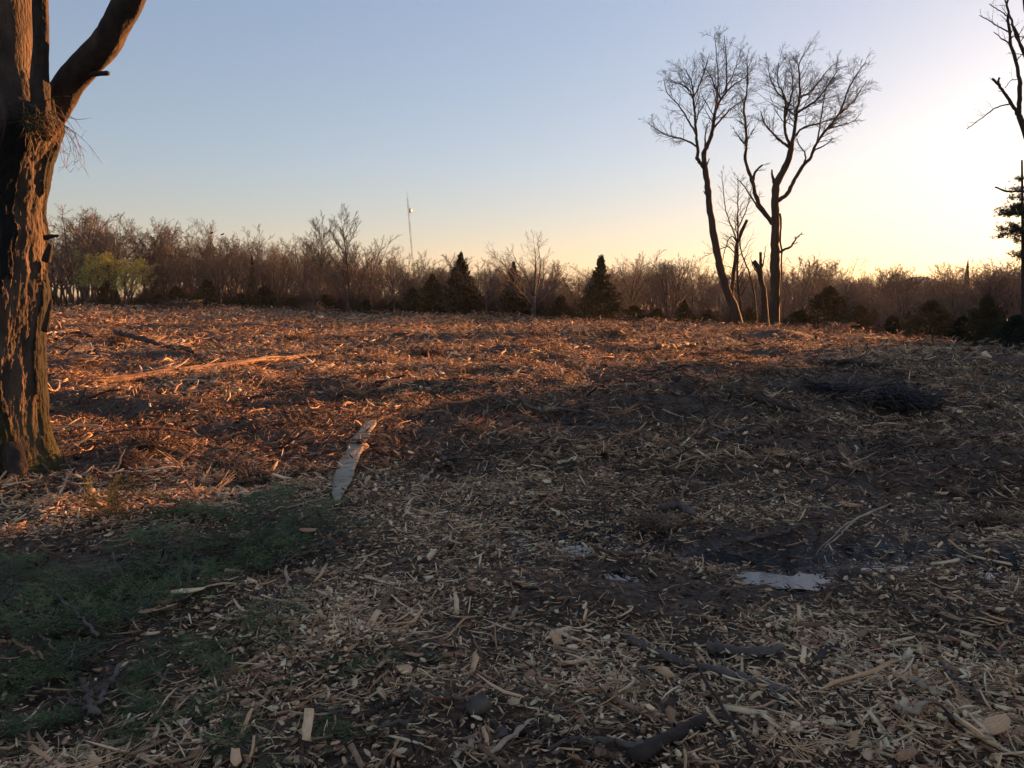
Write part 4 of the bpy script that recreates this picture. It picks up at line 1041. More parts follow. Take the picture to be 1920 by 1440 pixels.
# ---- the bare tree at the right picture edge, 26 m away
def hero_at(Yd, *a, **k):
    global YT, PXM
    y0, p0 = YT, PXM
    YT = Yd; PXM = Yd / FPX
    o = hero(*a, **k); YT, PXM = y0, p0
    return o
K_edge = dict(K_fine, c=[2, 1], rmin=.004)
hero_at(26, 'bare_tree', 'sparse dead tree at the right picture edge with broken branches', (1990, 690), [
    ('trunk', [(1990, 690), (1985, 560), (1975, 430), (1950, 320), (1922, 247), (1911, 217)], 34, 10, 0, 0, 0, 0, 0),
    ('limb', [(1911, 217), (1913, 175), (1912, 148), (1906, 117), (1896, 86), (1892, 58), (1890, 27), (1888, -15)], 8, 3, 0, .3, 8, .8, .4),
    ('limb', [(1911, 217), (1887, 179), (1873, 160), (1861, 148)], 7, 4, 0, -.3, 2, .3, .5),
    ('branch_stub', [(1872, 159), (1873, 146)], 4, 3, -.2, -.2, 0, 0, 0),
    ('limb', [(1891, 196), (1878, 198), (1863, 204), (1836, 225), (1813, 242)], 2.6, 1.3, -.2, -.6, 5, .5, .3),
    ('limb', [(1896, 86), (1880, 72), (1863, 60)], 2.6, 1.3, .1, -.2, 2, .5, .3),
    ('limb', [(1892, 60), (1867, 47), (1852, 36), (1836, 29)], 2.6, 1.3, .1, .4, 3, .6, .3),
    ('limb', [(1889, 30), (1875, 20), (1855, 7)], 2.2, 1.2, .1, .4, 2, .5, .3),
    ('limb', [(1935, 110), (1916, 90), (1905, 65), (1890, 20), (1880, -20)], 6, 2, .5, .7, 4, .8, .3),
    ('limb', [(1960, 370), (1948, 300), (1944, 200), (1925, 110), (1901, 50)], 12, 3.5, .2, .7, 4, .9, .5),
    ('limb', [(1944, 200), (1930, 60), (1915, -40), (1925, -140)], 9, 3, .5, 1.2, 10, 1.4, .3),
    ('limb', [(1948, 300), (1985, 150), (2030, 0), (2060, -120)], 12, 3, .2, .2, 10, 1.6, .3),
    ('limb', [(1912, 148), (1895, 150), (1885, 165)], 1.6, 1, .1, -.3, 2, .4, .3),
    ('limb', [(1950, 362), (1920, 358), (1890, 360), (1866, 351)], 4.5, 3, 0, 0, 1, .2, .5)], K_edge, 7)

# ---- the pine at the right edge
q = random.Random(8)
YP = 44.0
bx, by, bz = at(1918, 560, YP); bz = float(H(bx, by))
root = empty('pine_tree', (bx, by, bz))
tag(root, 'pine with thin trunk and ragged tufts at the right picture edge', 'tree')
top = at(1916, 300, YP)
T = Tubes(); P = resample([(0, 0, -.3), (.15, 0, 2), ((1918 - 1918) / FPX * YP, 0, 4), (top[0] - bx, 0, top[2] - bz)], 16)
T.add(P, np.linspace(.17, .05, 16), 7); link('trunk', T.mesh('trunk', M_barkdark, True), root)
Tb = Tubes(); V = []; F = []
ztop = top[2] - bz
for i in range(26):
    z0 = ztop * q.uniform(.40, 1.0); sd_ = q.uniform(0, 2 * pi)
    L = (1.9 if z0 < ztop * .8 else 1.2) * q.uniform(.5, 1.1)
    if i < 8: sd_ = pi + q.uniform(-.5, .5); z0 = ztop * [.71, .73, .76, .67, .60, .52, .80, .9][i]; L = [1.9, 1.6, 1.7, 1.4, 1.1, 1.0, 1.1, .9][i]
    pts = [(L * t * cos(sd_), L * t * sin(sd_), z0 + L * (.1 * t + .12 * sin(3 * t + i))) for t in (0, .33, .66, 1)]
    Tb.add(pts, [.035, .028, .02, .01], 4)
    for j in range(int(46 * L)):
        t = q.uniform(.3, 1.05); c_ = (L * t * cos(sd_) + q.gauss(0, .13), L * t * sin(sd_) + q.gauss(0, .13), z0 + L * (.1 * t + .12 * sin(3 * t + i)) + q.gauss(0, .09))
        for k in range(9):
            d = nrm((q.gauss(0, 1), q.gauss(0, 1), q.gauss(.3, 1))); s = nrm((q.gauss(0, 1), q.gauss(0, 1), q.gauss(0, 1)))
            o0 = len(V); l = .18
            V += [(c_[0] - s[0] * .018, c_[1] - s[1] * .018, c_[2] - s[2] * .018), (c_[0] + s[0] * .018, c_[1] + s[1] * .018, c_[2] + s[2] * .018), (c_[0] + d[0] * l, c_[1] + d[1] * l, c_[2] + d[2] * l)]
            F.append((o0, o0 + 1, o0 + 2))
link('branches', Tb.mesh('branches', M_barkdark), root)
link('needles', mk_mesh('needles', V, np.array(F), M_pine), root)

# ------------------------------------------------------------------ woodland trees: shapes shared by copies
def wood_tree(seed, h, form):
    q = random.Random(seed); T = Tubes(); Tt = Tubes()
    if form == 'vase':
        K = dict(n=[5, 5, 4, 3, 2], wan=[.05, .09, .12, .14, .15], up=[.02, .05, .06, .05, .03], tap=[.6, .4, .35, .35, .5], c=[7, 6, 5, 4], t0=[.35, .3, .2, .2], ang=[(.3, .75), (.35, .8), (.4, .9), (.4, 1.)], lr=[1.1, .5, .48, .45], sh=[.25, .3, .3, .3], rr=[.6, .55, .6, .6], rmin=.016, lean=(0, 0), tl=2)
        grow(T, Tt, (0, 0, -.3), (q.gauss(0, .04), 0, 1), h * .5, h * .017, 0, K, q)
    elif form == 'spindle':
        K = dict(n=[8, 4, 3, 2], wan=[.04, .09, .13, .15], up=[.02, .10, .08, .05], tap=[.15, .35, .35, .5], c=[20, 6, 5], t0=[.22, .15, .1], ang=[(.35, .8), (.35, .8), (.4, .9)], lr=[.38, .42, .45], sh=[.5, .3, .3], rr=[.5, .6, .6], rmin=.016, lean=(0, 0), tl=1)
        grow(T, Tt, (0, 0, -.3), (q.gauss(0, .04), 0, 1), h * .92, h * .013, 0, K, q)
    elif form == 'poplar':
        K = dict(n=[9, 5, 4, 2], wan=[.03, .06, .09, .12], up=[.02, .22, .16, .1], tap=[.12, .3, .35, .5], c=[34, 9, 5], t0=[.25, .12, .1], ang=[(.45, .85), (.3, .6), (.3, .7)], lr=[.34, .42, .42], sh=[.45, .3, .3], rr=[.5, .6, .6], rmin=.013, lean=(0, 0), tl=1)
        grow(T, Tt, (0, 0, -.3), (q.gauss(0, .03), 0, 1), h * .92, h * .013, 0, K, q)
    elif form == 'fan':
        K = dict(n=[3, 7, 4, 3, 2], wan=[.03, .06, .10, .12, .14], up=[.02, .03, .05, .04, .03], tap=[.8, .25, .3, .35, .5], c=[11, 9, 5, 3], t0=[.55, .2, .15, .1], ang=[(.3, 1.0), (.35, .6), (.4, .7), (.4, .8)], lr=[2.0, .36, .42, .4], sh=[0, .3, .3, .3], rr=[.5, .5, .6, .6], rmin=.012, lean=(0, 0), tl=2)
        grow(T, Tt, (0, 0, -.3), (0, 0, 1), h * .33, h * .02, 0, K, q)
    else:  # many stems
        K = dict(n=[5, 4, 3, 2], wan=[.06, .10, .13, .15], up=[.03, .05, .05, .03], tap=[.3, .35, .35, .5], c=[8, 5, 4], t0=[.25, .2, .1], ang=[(.3, .7), (.35, .9), (.4, .9)], lr=[.42, .45, .45], sh=[.3, .3, .3], rr=[.5, .6, .6], rmin=.015, lean=(0, 0), tl=1)
        for k in range(4):
            a = q.uniform(0, 6.28)
            grow(T, Tt, (.15 * cos(a), .15 * sin(a), -.3), nrm((.28 * cos(a), .28 * sin(a), 1)), h * q.uniform(.7, .9), h * .009, 0, K, q)
    a, b = T.mesh('trunk', M_wood_trunk, True), Tt.mesh('crown', M_wood_twig)
    # normalise to the nominal height
    V = np.empty(len(b.vertices) * 3, np.float32); b.vertices.foreach_get('co', V); zt = V[2::3].max()
    return a, b, zt
WT = [wood_tree(100 + i, 10, f) for i, f in enumerate(['vase', 'vase', 'vase', 'spindle', 'stems', 'vase', 'spindle', 'stems', 'poplar', 'poplar', 'fan'])]
print('tree tris', sum(len(a.polygons) + len(b.polygons) for a, b, _ in WT))

protos = {}
def wtree(v, px, Y, top_py=None, h=None, label='', group=None, wid=1.0, name='bare_tree', x=None):
    if x is None: x = (px - 960) / FPX * Y
    z = float(H(x, Y))
    if h is None:
        _, _, zt = at(px, top_py, Y); h = zt - z
    s = h / WT[v][2]
    if v not in protos:
        t = empty(name); link('trunk', WT[v][0], t); link('crown', WT[v][1], t); protos[v] = t
    else:
        t = copy_thing(protos[v])
    t.location = (x, Y, z - .05); t.rotation_euler = (0, 0, rnd.uniform(0, 6.28)); t.scale = (s * wid, s * wid, s)
    return tag(t, label, 'tree', group)

# single trees of the wood edge that stand out
wtree(0, 158, 84, 380, label='tall rounded bare tree at the far left above the yellow green tree', wid=1.5)
wtree(1, 226, 86, 384, label='tall rounded bare tree right of the leftmost tall one', wid=1.4)
wtree(0, 322, 84, 412, label='bare tree with small tufted top in the left wood line')
wtree(5, 118, 88, 408, label='bare tree just right of the big left trunk on the skyline')
wtree(8, 597, 76, 390, label='tall pale pointed bare tree, left one of the pair left of the mast', wid=1.15)
wtree(9, 656, 73, 380, label='tall pale pointed bare tree, right one of the pair left of the mast', wid=1.3)
wtree(10, 1001, 52.5, 424, label='spreading bare tree left of the spired cedar with fan of stout branches', wid=1.5)
wtree(1, 1178, 80, 474, label='bare tree on the skyline just right of the spired cedar')
wtree(2, 1268, 84, 474, label='round topped bare tree left of the leaning tall tree')
wtree(0, 1500, 95, 474, label='round bare tree on the skyline right of the thick trunked tree')
wtree(5, 1650, 120, 490, label='small bare tree on the skyline left of the far hill')
wtree(1, 1757, 120, 486, label='bare tree on the skyline in front of the far hill', wid=1.3)
wtree(0, 1838, 120, 486, label='flat topped bare tree right of the small skyline conifer', wid=1.3)
wtree(2, 1893, 90, 472, label='wide bare tree behind the pine at the right edge', wid=1.2)
for px in (1615, 1647, 1655, 1740, 1870, 1893, 1902):
    wtree(3, px, 46 + rnd.uniform(0, 8), 520 + rnd.uniform(0, 40), label='thin pale stem standing among the right hand cedars', group='thin pale stems among the right hand cedars', wid=.7)

TOPX = [0, 60, 110, 150, 190, 225, 260, 320, 400, 470, 520, 570, 640, 700, 740, 800, 850, 900, 930, 1000, 1050, 1100, 1160, 1190, 1260, 1300, 1350, 1400, 1480, 1510, 1560, 1640, 1700, 1760, 1830, 1890, 1920, 2000]
TOPY = [430, 430, 425, 412, 408, 415, 428, 432, 440, 446, 464, 458, 462, 464, 460, 476, 485, 478, 476, 490, 506, 504, 484, 486, 480, 490, 500, 490, 484, 482, 496, 498, 506, 496, 494, 486, 486, 486]
def zname(px):
    for lim, nm in ((280, 'behind the yellow green tree'), (420, 'right of the yellow green tree'), (560, 'left of the pale pointed pair'), (680, 'around the pale pointed pair'), (780, 'around the radio mast'),
                    (930, 'behind the cone shaped cedar'), (1080, 'behind the spreading tree'), (1200, 'behind the spired cedar'), (1330, 'left of the leaning tree'), (1400, 'behind the leaning tree'),
                    (1480, 'behind the thick trunk'), (1640, 'behind the bronze cedar'), (1780, 'under the far hill')):
        if px < lim: return nm, nm
    return 'near the pine', 'near the pine'
cnt = 0
px = -60.0
while px < 2000:
    aaz = math.degrees(math.atan((px - 960) / FPX))
    e = float(np.interp(aaz, AZT, EDG)) * cos(R(aaz))
    for row in range(2):
        ppx = px + rnd.uniform(-9, 9)
        Yr = e + (3 if row == 0 else 10) + rnd.uniform(0, 6)
        if px > 1130: Yr += 26 + 24 * row + rnd.uniform(0, 12)
        tp = float(np.interp(ppx, TOPX, TOPY)) + (rnd.uniform(-30, 34) if row else rnd.uniform(-6, 64))
        lb, g = zname(ppx)
        v = rnd.choice([0, 1, 2, 3, 4, 5, 6, 7, 0, 5])
        fm = ['rounded', 'rounded', 'rounded', 'slender', 'many stemmed', 'rounded', 'slender', 'many stemmed'][v]
        rw = 'front' if row == 0 else 'back'
        wtree(v, ppx, Yr, tp, label='%s bare tree in the %s wood row %s' % (fm, rw, lb), group='%s trees in the %s row, %s' % (fm, rw, lb), wid=rnd.uniform(1.0, 1.45)); cnt += 1
    px += rnd.uniform(19, 28)
print('wood trees', cnt)

# the yellow green budding tree at the left
def budding(px, top, base_w, Yd, label):
    x, y, z = col(px, Yd); _, _, zt = at(px, top, Yd); h = zt - z
    t = empty('budding_tree', (x, y, z)); s = h / WT[4][2]
    for nm, m_ in zip(('trunk', 'crown'), WT[4][:2]):
        o = link(nm, m_, t); o.scale = (s * 1.5, s * 1.5, s)
    q = np.random.default_rng(11)
    cm = WT[4][1]; A_ = np.empty(len(cm.vertices) * 3, np.float32); cm.vertices.foreach_get('co', A_); A_ = A_.reshape(-1, 3) * np.array([s * 1.5, s * 1.5, s])
    A_ = A_[A_[:, 2] > h * .35]; C_ = A_[q.integers(0, len(A_), 6500)] + q.normal(0, .10, (6500, 3))
    n = len(C_); d = q.normal(size=(n, 3)); e = q.normal(size=(n, 3))
    d *= .055 / np.linalg.norm(d, axis=1, keepdims=True); e *= .028 / np.linalg.norm(e, axis=1, keepdims=True)
    V = np.stack([C_ - d, C_ + e, C_ + d, C_ - e], 1).reshape(-1, 3)
    link('buds', mk_mesh('buds', V, np.arange(4 * n).reshape(n, 4), M_bud), t)
    tag(t, label, 'tree')
budding(170, 458, 175, 75.6, 'low spreading tree with yellow green buds at the far left')
budding(235, 470, 80, 76.5, 'smaller yellow green budding tree right of the spreading one')

# ------------------------------------------------------------------ cedars
def cedar_mesh(seed, form, warm=False):
    """unit height 1, unit radius .5 at the widest"""
    q = np.random.default_rng(seed); n = 12000
    nb = 260
    bz = q.random(nb) ** (1.15 if form != 'round' else .85) * .97 + .02
    ba = q.random(nb) * 2 * pi
    if form == 'cone': prof = lambda z: (1 - z) ** 1.0 + .01
    elif form == 'spire': prof = lambda z: np.where(z < .58, 1 - z * 1.05, .33 * np.maximum(0, 1 - (z - .58) / .42) ** .8 + .02)
    else: prof = lambda z: (1 - z ** 1.9) ** .9 * (.82 + .18 * np.minimum(z / .2, 1)) * (1 + .12 * np.sin(z * 23 + seed))
    br = prof(bz) * .5 * q.uniform(.72, 1.12, nb)
    k = q.integers(0, nb, n)
    t = .25 + .8 * q.random(n) ** .6
    R_ = br[k] * t
    z = (bz[k] + .13 * R_ * t * 2 + q.normal(0, .014, n) + .02 * t) / 1.04
    a = ba[k] + q.normal(0, .16, n) / np.maximum(t, .3)
    C_ = np.stack([R_ * np.cos(a), R_ * np.sin(a), z], 1) + q.normal(0, .008, (n, 3))
    d = np.stack([np.cos(a), np.sin(a), np.full(n, .9)], 1) + q.normal(0, .55, (n, 3)); d /= np.linalg.norm(d, axis=1, keepdims=True)
    e = np.cross(d, q.normal(size=(n, 3))); e /= np.linalg.norm(e, axis=1, keepdims=True)
    L = q.uniform(.018, .04, n)[:, None]; w_ = L * .28
    V = np.stack([C_ - d * L * .5 - e * w_ * .4, C_ - d * L * .2 + e * w_, C_ + d * L * .7, C_ - e * w_], 1).reshape(-1, 3)
    T = Tubes(); T.add([(0, 0, -.04), (0, 0, .3), (0, 0, .93)], [.022, .018, .004], 6)
    return T.mesh('trunk', M_barkdark), mk_mesh('foliage', V, np.arange(4 * n).reshape(n, 4), M_cedar_warm if warm else M_cedar)
CE = {'cone': [cedar_mesh(1, 'cone'), cedar_mesh(2, 'cone')], 'spire': [cedar_mesh(3, 'spire')], 'round': [cedar_mesh(4, 'round', True), cedar_mesh(5, 'round', True)], 'roundd': [cedar_mesh(6, 'round')]}
cproto = {}
def cedar(px, top, wpx, Yd, form, label, group=None, i=0, h=None, w=None, x=None, sink=0):
    if x is None:
        if px < 1470 and Yd < 80 and h is None and top < 560:
            aaz = math.degrees(math.atan((px - 960) / FPX)); Yd = float(np.interp(aaz, AZT, EDG)) * cos(R(aaz)) + 3.5
        x = (px - 960) / FPX * Yd
    z = float(H(x, Yd)) - sink
    if h is None: h = at(px, top, Yd)[2] - z
    if w is None: w = wpx / FPX * Yd * (1.3 if form.startswith('round') else 1.4)
    key = (form, i % len(CE[form]))
    if key not in cproto:
        t = empty('cedar_tree'); a, b = CE[form][key[1]]; link('trunk', a, t); link('foliage', b, t); cproto[key] = t
    else: t = copy_thing(cproto[key])
    t.location = (x, Yd, z); t.scale = (w, w, h); t.rotation_euler = (0, 0, rnd.uniform(0, 6))
    return tag(t, label, 'cedar', group)
cedar(865, 472, 66, 66, 'cone', 'tall dark cone shaped cedar right of the mast')
cedar(812, 512, 62, 66, 'cone', 'lower wide dark cedar touching the tall cone shaped one', i=1)
cedar(775, 538, 40, 67, 'roundd', 'low dark cedar left of the wide dark one')
cedar(963, 489, 48, 55, 'cone', 'dark pointed cedar left of the spreading bare tree', i=1)
cedar(1052, 553, 40, 52, 'roundd', 'low dark cedar between the spreading bare tree and the spired cedar')
cedar(1012, 562, 30, 54, 'cone', 'small cedar right under the spreading bare tree')
cedar(1125, 478, 72, 48, 'spire', 'dark cedar with a narrow spire on top at the centre')
cedar(1188, 572, 42, 48, 'roundd', 'low dark cedar just right of the spired one')
cedar(1232, 578, 34, 48, 'roundd', 'small dark bush between spired cedar and leaning tree')
cedar(1281, 562, 40, 47, 'cone', 'dark green cedar left of the leaning tall tree')
cedar(1325, 588, 44, 47, 'roundd', 'low cedar at the foot of the leaning tall tree')
cedar(1402, 575, 38, 49, 'round', 'cedar behind the snag')
cedar(1551, 537, 82, 44, 'round', 'broad bronze topped cedar right of the two tall trees')
cedar(1497, 582, 56, 44, 'roundd', 'low dark cedar left of the broad bronze topped one')
cedar(1612, 572, 56, 46, 'round', 'low cedar right of the broad bronze topped one', i=1)
cedar(1743, 562, 92, 40, 'round', 'wide rounded bronze cedar near the right edge of the field', i=1)
cedar(1670, 592, 50, 45, 'roundd', 'low dark cedar left of the wide rounded one')
cedar(1847, 552, 72, 37, 'round', 'tall bronze cedar left of the pine')
cedar(1803, 592, 50, 39, 'roundd', 'low cedar between the wide rounded and the tall bronze ones')
cedar(1905, 590, 76, 35, 'roundd', 'dark cedar at the right picture edge under the pine')
cedar(478, 477, 18, 84, 'cone', 'narrow dark cedar tip in the left wood line')
cedar(1805, 487, 22, 125, 'cone', 'small dark conifer on the skyline above the right wood')
for px, tp, w in [(205, 528, 44), (300, 552, 34), (335, 536, 40), (392, 524, 42), (455, 550, 34), (500, 536, 44), (548, 558, 40), (612, 552, 38), (690, 560, 40), (740, 562, 34)]:
    cedar(px, tp, w, float(np.interp(px, [100, 700], [82, 70])), 'roundd', 'dark evergreen shrub at the foot of the left wood line', 'evergreen shrubs at the foot of the left wood line')
def HW(px): return 'two tall trees' if px < 1470 else ('broad bronze topped cedar' if px < 1660 else ('wide rounded bronze cedar' if px < 1800 else 'right edge pine'))
for k in range(16):
    px = rnd.uniform(1210, 1960); Yd = rnd.uniform(52, 74)
    cedar(px, rnd.uniform(572, 600), rnd.uniform(30, 60), Yd, rnd.choice(['round', 'roundd', 'round']), *(('low cedar in the hollow behind the ' + HW(px),) * 2), i=k)

# grove outside the picture on the right: it shades the foreground
PR = (.766, -.643)
gr = random.Random(5)
for k in range(58):
    s = -.2 + k * .85 + gr.uniform(-.3, .3); dpt = (k % 3) * 2.6 - 3 + gr.uniform(-.6, .6)
    x = 36.5 + s * PR[0] + dpt * .643; y = 50 + s * PR[1] + dpt * .766
    if math.degrees(math.atan2(x, y)) < 35.5: continue
    cedar(0, 0, 0, y, gr.choice(['cone', 'roundd']), 'tall cedar in the grove right of the view', 'cedar grove right of the view', i=k, h=gr.uniform(13, 16), w=gr.uniform(4.4, 5.8), x=x)
for k in range(10):
    s = rnd.uniform(-1, 6); x = 33 + s * PR[0] + rnd.uniform(0, 10); y = 48 + s * PR[1]
    if math.degrees(math.atan2(x, y)) < 34.5: continue
    wtree(rnd.choice([4, 7, 2]), 0, y, h=rnd.uniform(8, 11), label='bare tree at the edge of the grove right of the view', group='bare trees of the grove right of the view', x=x)

# ------------------------------------------------------------------ undergrowth and far wood (nobody could count these)
def shrub(seed, m_):
    q = random.Random(seed); T = Tubes()
    K = dict(n=[4, 3, 2], wan=[.09, .14, .16], up=[.03, .05, .04], tap=[.4, .4, .5], c=[7, 4], t0=[.15, .1], ang=[(.3, .9), (.4, 1.)], lr=[.45, .45], sh=[.3, .3], rr=[.6, .6], rmin=.012, lean=(0, 0), tl=0)
    for k in range(22):
        a = q.uniform(0, 6.28); r = q.uniform(0, .9)
        grow(T, T, (r * cos(a), r * sin(a), -.2), nrm((.35 * cos(a), .35 * sin(a), 1)), q.uniform(2.0, 3.8), .022, 0, K, q)
    return T.mesh('brushwood', m_)
SH = [shrub(i, M_under) for i in range(3)]
pts = []; rot = []; scl = []; vid = []
for k in range(2300):
    px = rnd.uniform(-80, 2020); aaz = math.degrees(math.atan((px - 960) / FPX))
    e = float(np.interp(aaz, AZT, EDG)) * cos(R(aaz))
    gap = (95 < px < 275)
    if gap and rnd.random() < .7: continue
    if px < 1150: Yr = e + 8 + rnd.random() ** 1.3 * 26
    else: Yr = e + 18 + rnd.random() ** .9 * 110
    x = (px - 960) / FPX * Yr
    pts.append((x, Yr, float(H(x, Yr)))); rot.append((0, 0, rnd.uniform(0, 6.28)))
    s = rnd.uniform(.3, .62) * (.6 if gap else 1); scl.append((s * 1.3, s * 1.3, s)); vid.append(rnd.randrange(3))
o = scatter('undergrowth', SH, pts, rot, scl, vid)
tag(o, 'tangled brown undergrowth filling the wood behind the field', 'undergrowth', kind='stuff')
pts = []; rot = []; scl = []; vid = []
FV = [m for a, b, _ in WT[:8] for m in (a, b)]
for k in range(430):
    px = rnd.uniform(-80, 2020); aaz = math.degrees(math.atan((px - 960) / FPX))
    e = float(np.interp(aaz, AZT, EDG)) * cos(R(aaz))
    if px < 280 and rnd.random() < .6: continue
    Yr = e + (14 if px < 1150 else 30) + rnd.random() * (45 if px < 1150 else 170)
    x = (px - 960) / FPX * Yr; z = float(H(x, Yr))
    tp = float(np.interp(px, TOPX, TOPY)) + rnd.uniform(6, 44)
    h = at(px, tp, Yr)[2] - z; v = rnd.randrange(8); s = h / WT[v][2]; rz = rnd.uniform(0, 6.28)
    for c_ in (0, 1):
        pts.append((x, Yr, z)); rot.append((0, 0, rz)); scl.append((s * 1.2, s * 1.2, s)); vid.append(2 * v + c_)
o = scatter('far_wood', FV, pts, rot, scl, vid)
tag(o, 'far rows of bare winter woodland behind the wood edge', 'woodland', kind='stuff')

# ------------------------------------------------------------------ radio mast and birds
x, y, z = at(771, 555, 300); z = float(H(x, y))
t = empty('radio_mast', (x, y, z)); tag(t, 'thin radio mast with a drum antenna rising behind the wood', 'radio mast')
xt, _, zt = at(763.5, 366, 300); x1, _, z1 = at(772, 470, 300)
def mpos(f): # along the leaning mast
    return (x1 - x + (xt - x1) * f, 0, z1 - z + (zt - z1) * f)
T = Tubes()
Lg = [mpos(f) for f in np.linspace(-2.0, .93, 30)]
for a in (0, 2.09, 4.19):
    T.add([(p[0] + .28 * cos(a), p[1] + .28 * sin(a), p[2]) for p in Lg], [.06] * 30, 3)
for i in range(29):
    a = (0, 2.09, 4.19)[i % 3]; b = (0, 2.09, 4.19)[(i + 1) % 3]; p, r_ = Lg[i], Lg[i + 1]
    T.add([(p[0] + .28 * cos(a), .28 * sin(a), p[2]), (r_[0] + .28 * cos(b), .28 * sin(b), r_[2])], [.05, .05], 3)
link('lattice', T.mesh('lattice', M_steel), t)
T = Tubes(); T.add([mpos(.92), mpos(1.06)], [.10, .06], 5); link('whip_antenna', T.mesh('whip_antenna', M_steel), t)
T = Tubes(); p = mpos(.72); T.add([(p[0] + .3, -.6, p[2]), (p[0] + .5, -.65, p[2]), (p[0] + 1.2, -.75, p[2]), (p[0] + 1.3, -.8, p[2])], [.3, .75, .75, .5], 12, 1.0); link('drum_antenna', T.mesh('drum_antenna', M_steel), t)
for i, (px, py) in enumerate([(397, 437), (417, 440)]):
    x, y, z = at(px, py, 78)
    T = Tubes(); T.add([(-.20, 0, -.03), (-.1, 0, 0), (.02, 0, .03), (.1, 0, .07), (.15, 0, .12), (.19, 0, .12)], [.02, .06, .08, .06, .045, .01], 6)
    b = empty('bird', (x, y, z)); link('body', T.mesh('body', M_bird), b)
    tag(b, ['left', 'right'][i] + ' one of two small dark birds perched on the left treetops', 'bird')

# ------------------------------------------------------------------ the big tree on the left
YB = 6.75
SB = YB / FPX
prof_y = [-560, -300, -100, 0, 60, 130, 190, 215, 240, 260, 300, 350, 400, 440, 480, 560, 620, 700, 780, 830, 870, 895, 930]
prof_e = [10, 34, 50, 57, 57, 58, 78, 98, 103, 96, 89, 90, 86, 92, 89, 95, 88, 87, 90, 97, 105, 112, 122]   # right edge in picture pixels
prof_r = [45, 58, 66, 70, 72, 78, 90, 98, 100, 95, 90, 88, 86, 87, 86, 88, 85, 86, 90, 96, 104, 112, 122]      # radius in picture pixels
nz_, nth = 520, 300
pyv = np.linspace(-560, 930, nz_)
ev = np.interp(pyv, prof_y, prof_e); rv = np.interp(pyv, prof_y, prof_r)
cx = (ev - rv) - 20 * smooth((pyv - 250) / 130) - 4
base = np.array(at(8, 890, YB)); gz = float(H(base[0], base[1])); base[2] = gz
th = np.linspace(0, 2 * pi, nth, endpoint=False)
TH, PY = np.meshgrid(th, pyv)
zc = np.array([at(c_, p_, YB)[2] for c_, p_ in zip(cx, pyv)]); xc = np.array([at(c_, p_, YB)[0] for c_, p_ in zip(cx, pyv)])
Rm = (rv * SB)[:, None] * np.ones_like(TH)
ZW = zc[:, None] * np.ones_like(TH)
low = np.clip((1.2 - (ZW - gz)) / 1.2, 0, 1)
Rm *= 1 + .045 * np.sin(3 * TH + 1.0) + .03 * np.sin(5 * TH + ZW * .8) + low ** 2 * .10 * np.maximum(0, np.sin(5 * TH + .6))
# bark: vertical furrows low down, smoother above; loose torn plates, massed as painted shade off the sunlit flank
fur = fbm(TH * 11 + 1.2 * fbm(TH * 3, ZW * 2, 202, 2), ZW * 3.2, 201, 4)
rough_ = np.clip((3.3 - (ZW - gz)) / .6, .25, 1)
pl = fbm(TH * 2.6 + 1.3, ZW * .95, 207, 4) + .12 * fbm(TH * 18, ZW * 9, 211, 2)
plate_shade = smooth((.70 * pl + .92 - .96 * np.cos(TH + .30)) / .03) * np.clip((3.25 + .5 * fbm(TH * 3, ZW, 9, 2) - (ZW - gz)) / .3, 0, 1)
Rm += rough_ * .014 * fur + .022 * plate_shade + .010 * fbm(TH * 34, ZW * 22, 220, 3) * rough_
Rm += .03 * fbm(TH * 1.5, ZW * 2.2, 230, 2)
wrapfix = np.minimum(TH, 2 * pi - TH)
XX = xc[:, None] + Rm * np.cos(TH); YY = YB + Rm * np.sin(TH)
V = np.stack([XX, YY, ZW], -1).reshape(-1, 3) - base
ii = np.arange(nz_ * nth).reshape(nz_, nth)
Fq = np.stack([ii[:-1], np.roll(ii[:-1], -1, 1), np.roll(ii[1:], -1, 1), ii[1:]], -1).reshape(-1, 4)[:, ::-1]
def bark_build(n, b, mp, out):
    a = n.nodes.new('ShaderNodeAttribute'); a.attribute_name = 'plate_shade'
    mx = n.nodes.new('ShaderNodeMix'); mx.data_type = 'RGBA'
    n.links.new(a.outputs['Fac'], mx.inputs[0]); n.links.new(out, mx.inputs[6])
    mx.inputs[7].default_value = (.010, .009, .008, 1)  # near-black plates, also standing in for the trunk's shaded side
    a2 = n.nodes.new('ShaderNodeAttribute'); a2.attribute_name = 'moss'
    nz = n.nodes.new('ShaderNodeTexNoise'); nz.inputs['Scale'].default_value = 14; nz.inputs['Detail'].default_value = 5
    ml = n.nodes.new('ShaderNodeMath'); ml.operation = 'MULTIPLY'; ml.use_clamp = True
    n.links.new(a2.outputs['Fac'], ml.inputs[0]); n.links.new(nz.outputs['Fac'], ml.inputs[1])
    m2 = n.nodes.new('ShaderNodeMix'); m2.data_type = 'RGBA'
    n.links.new(ml.outputs[0], m2.inputs[0]); n.links.new(mx.outputs[2], m2.inputs[6]); m2.inputs[7].default_value = (.10, .085, .02, 1)
    n.links.new(m2.outputs[2], b.inputs['Base Color'])
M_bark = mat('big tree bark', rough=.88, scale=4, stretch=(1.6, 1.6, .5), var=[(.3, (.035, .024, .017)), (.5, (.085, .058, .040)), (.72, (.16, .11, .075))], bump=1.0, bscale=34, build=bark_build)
M_limb = mat('limb bark', rough=.9, scale=5, stretch=(1.2, 1.2, .5), var=[(.3, (.016, .012, .010)), (.5, (.045, .030, .022)), (.72, (.10, .065, .042))], bump=1.0, bscale=30)
moss = np.clip(1.1 * (1 - (ZW - gz) / .8), 0, 1.1)
root = empty('big_tree', tuple(base)); tag(root, 'massive old tree trunk at the left picture edge with torn bark and two limbs', 'tree')
link('trunk', mk_mesh('trunk', V, Fq, M_bark, True, {'plate_shade': plate_shade.ravel(), 'moss': moss.ravel()}), root)
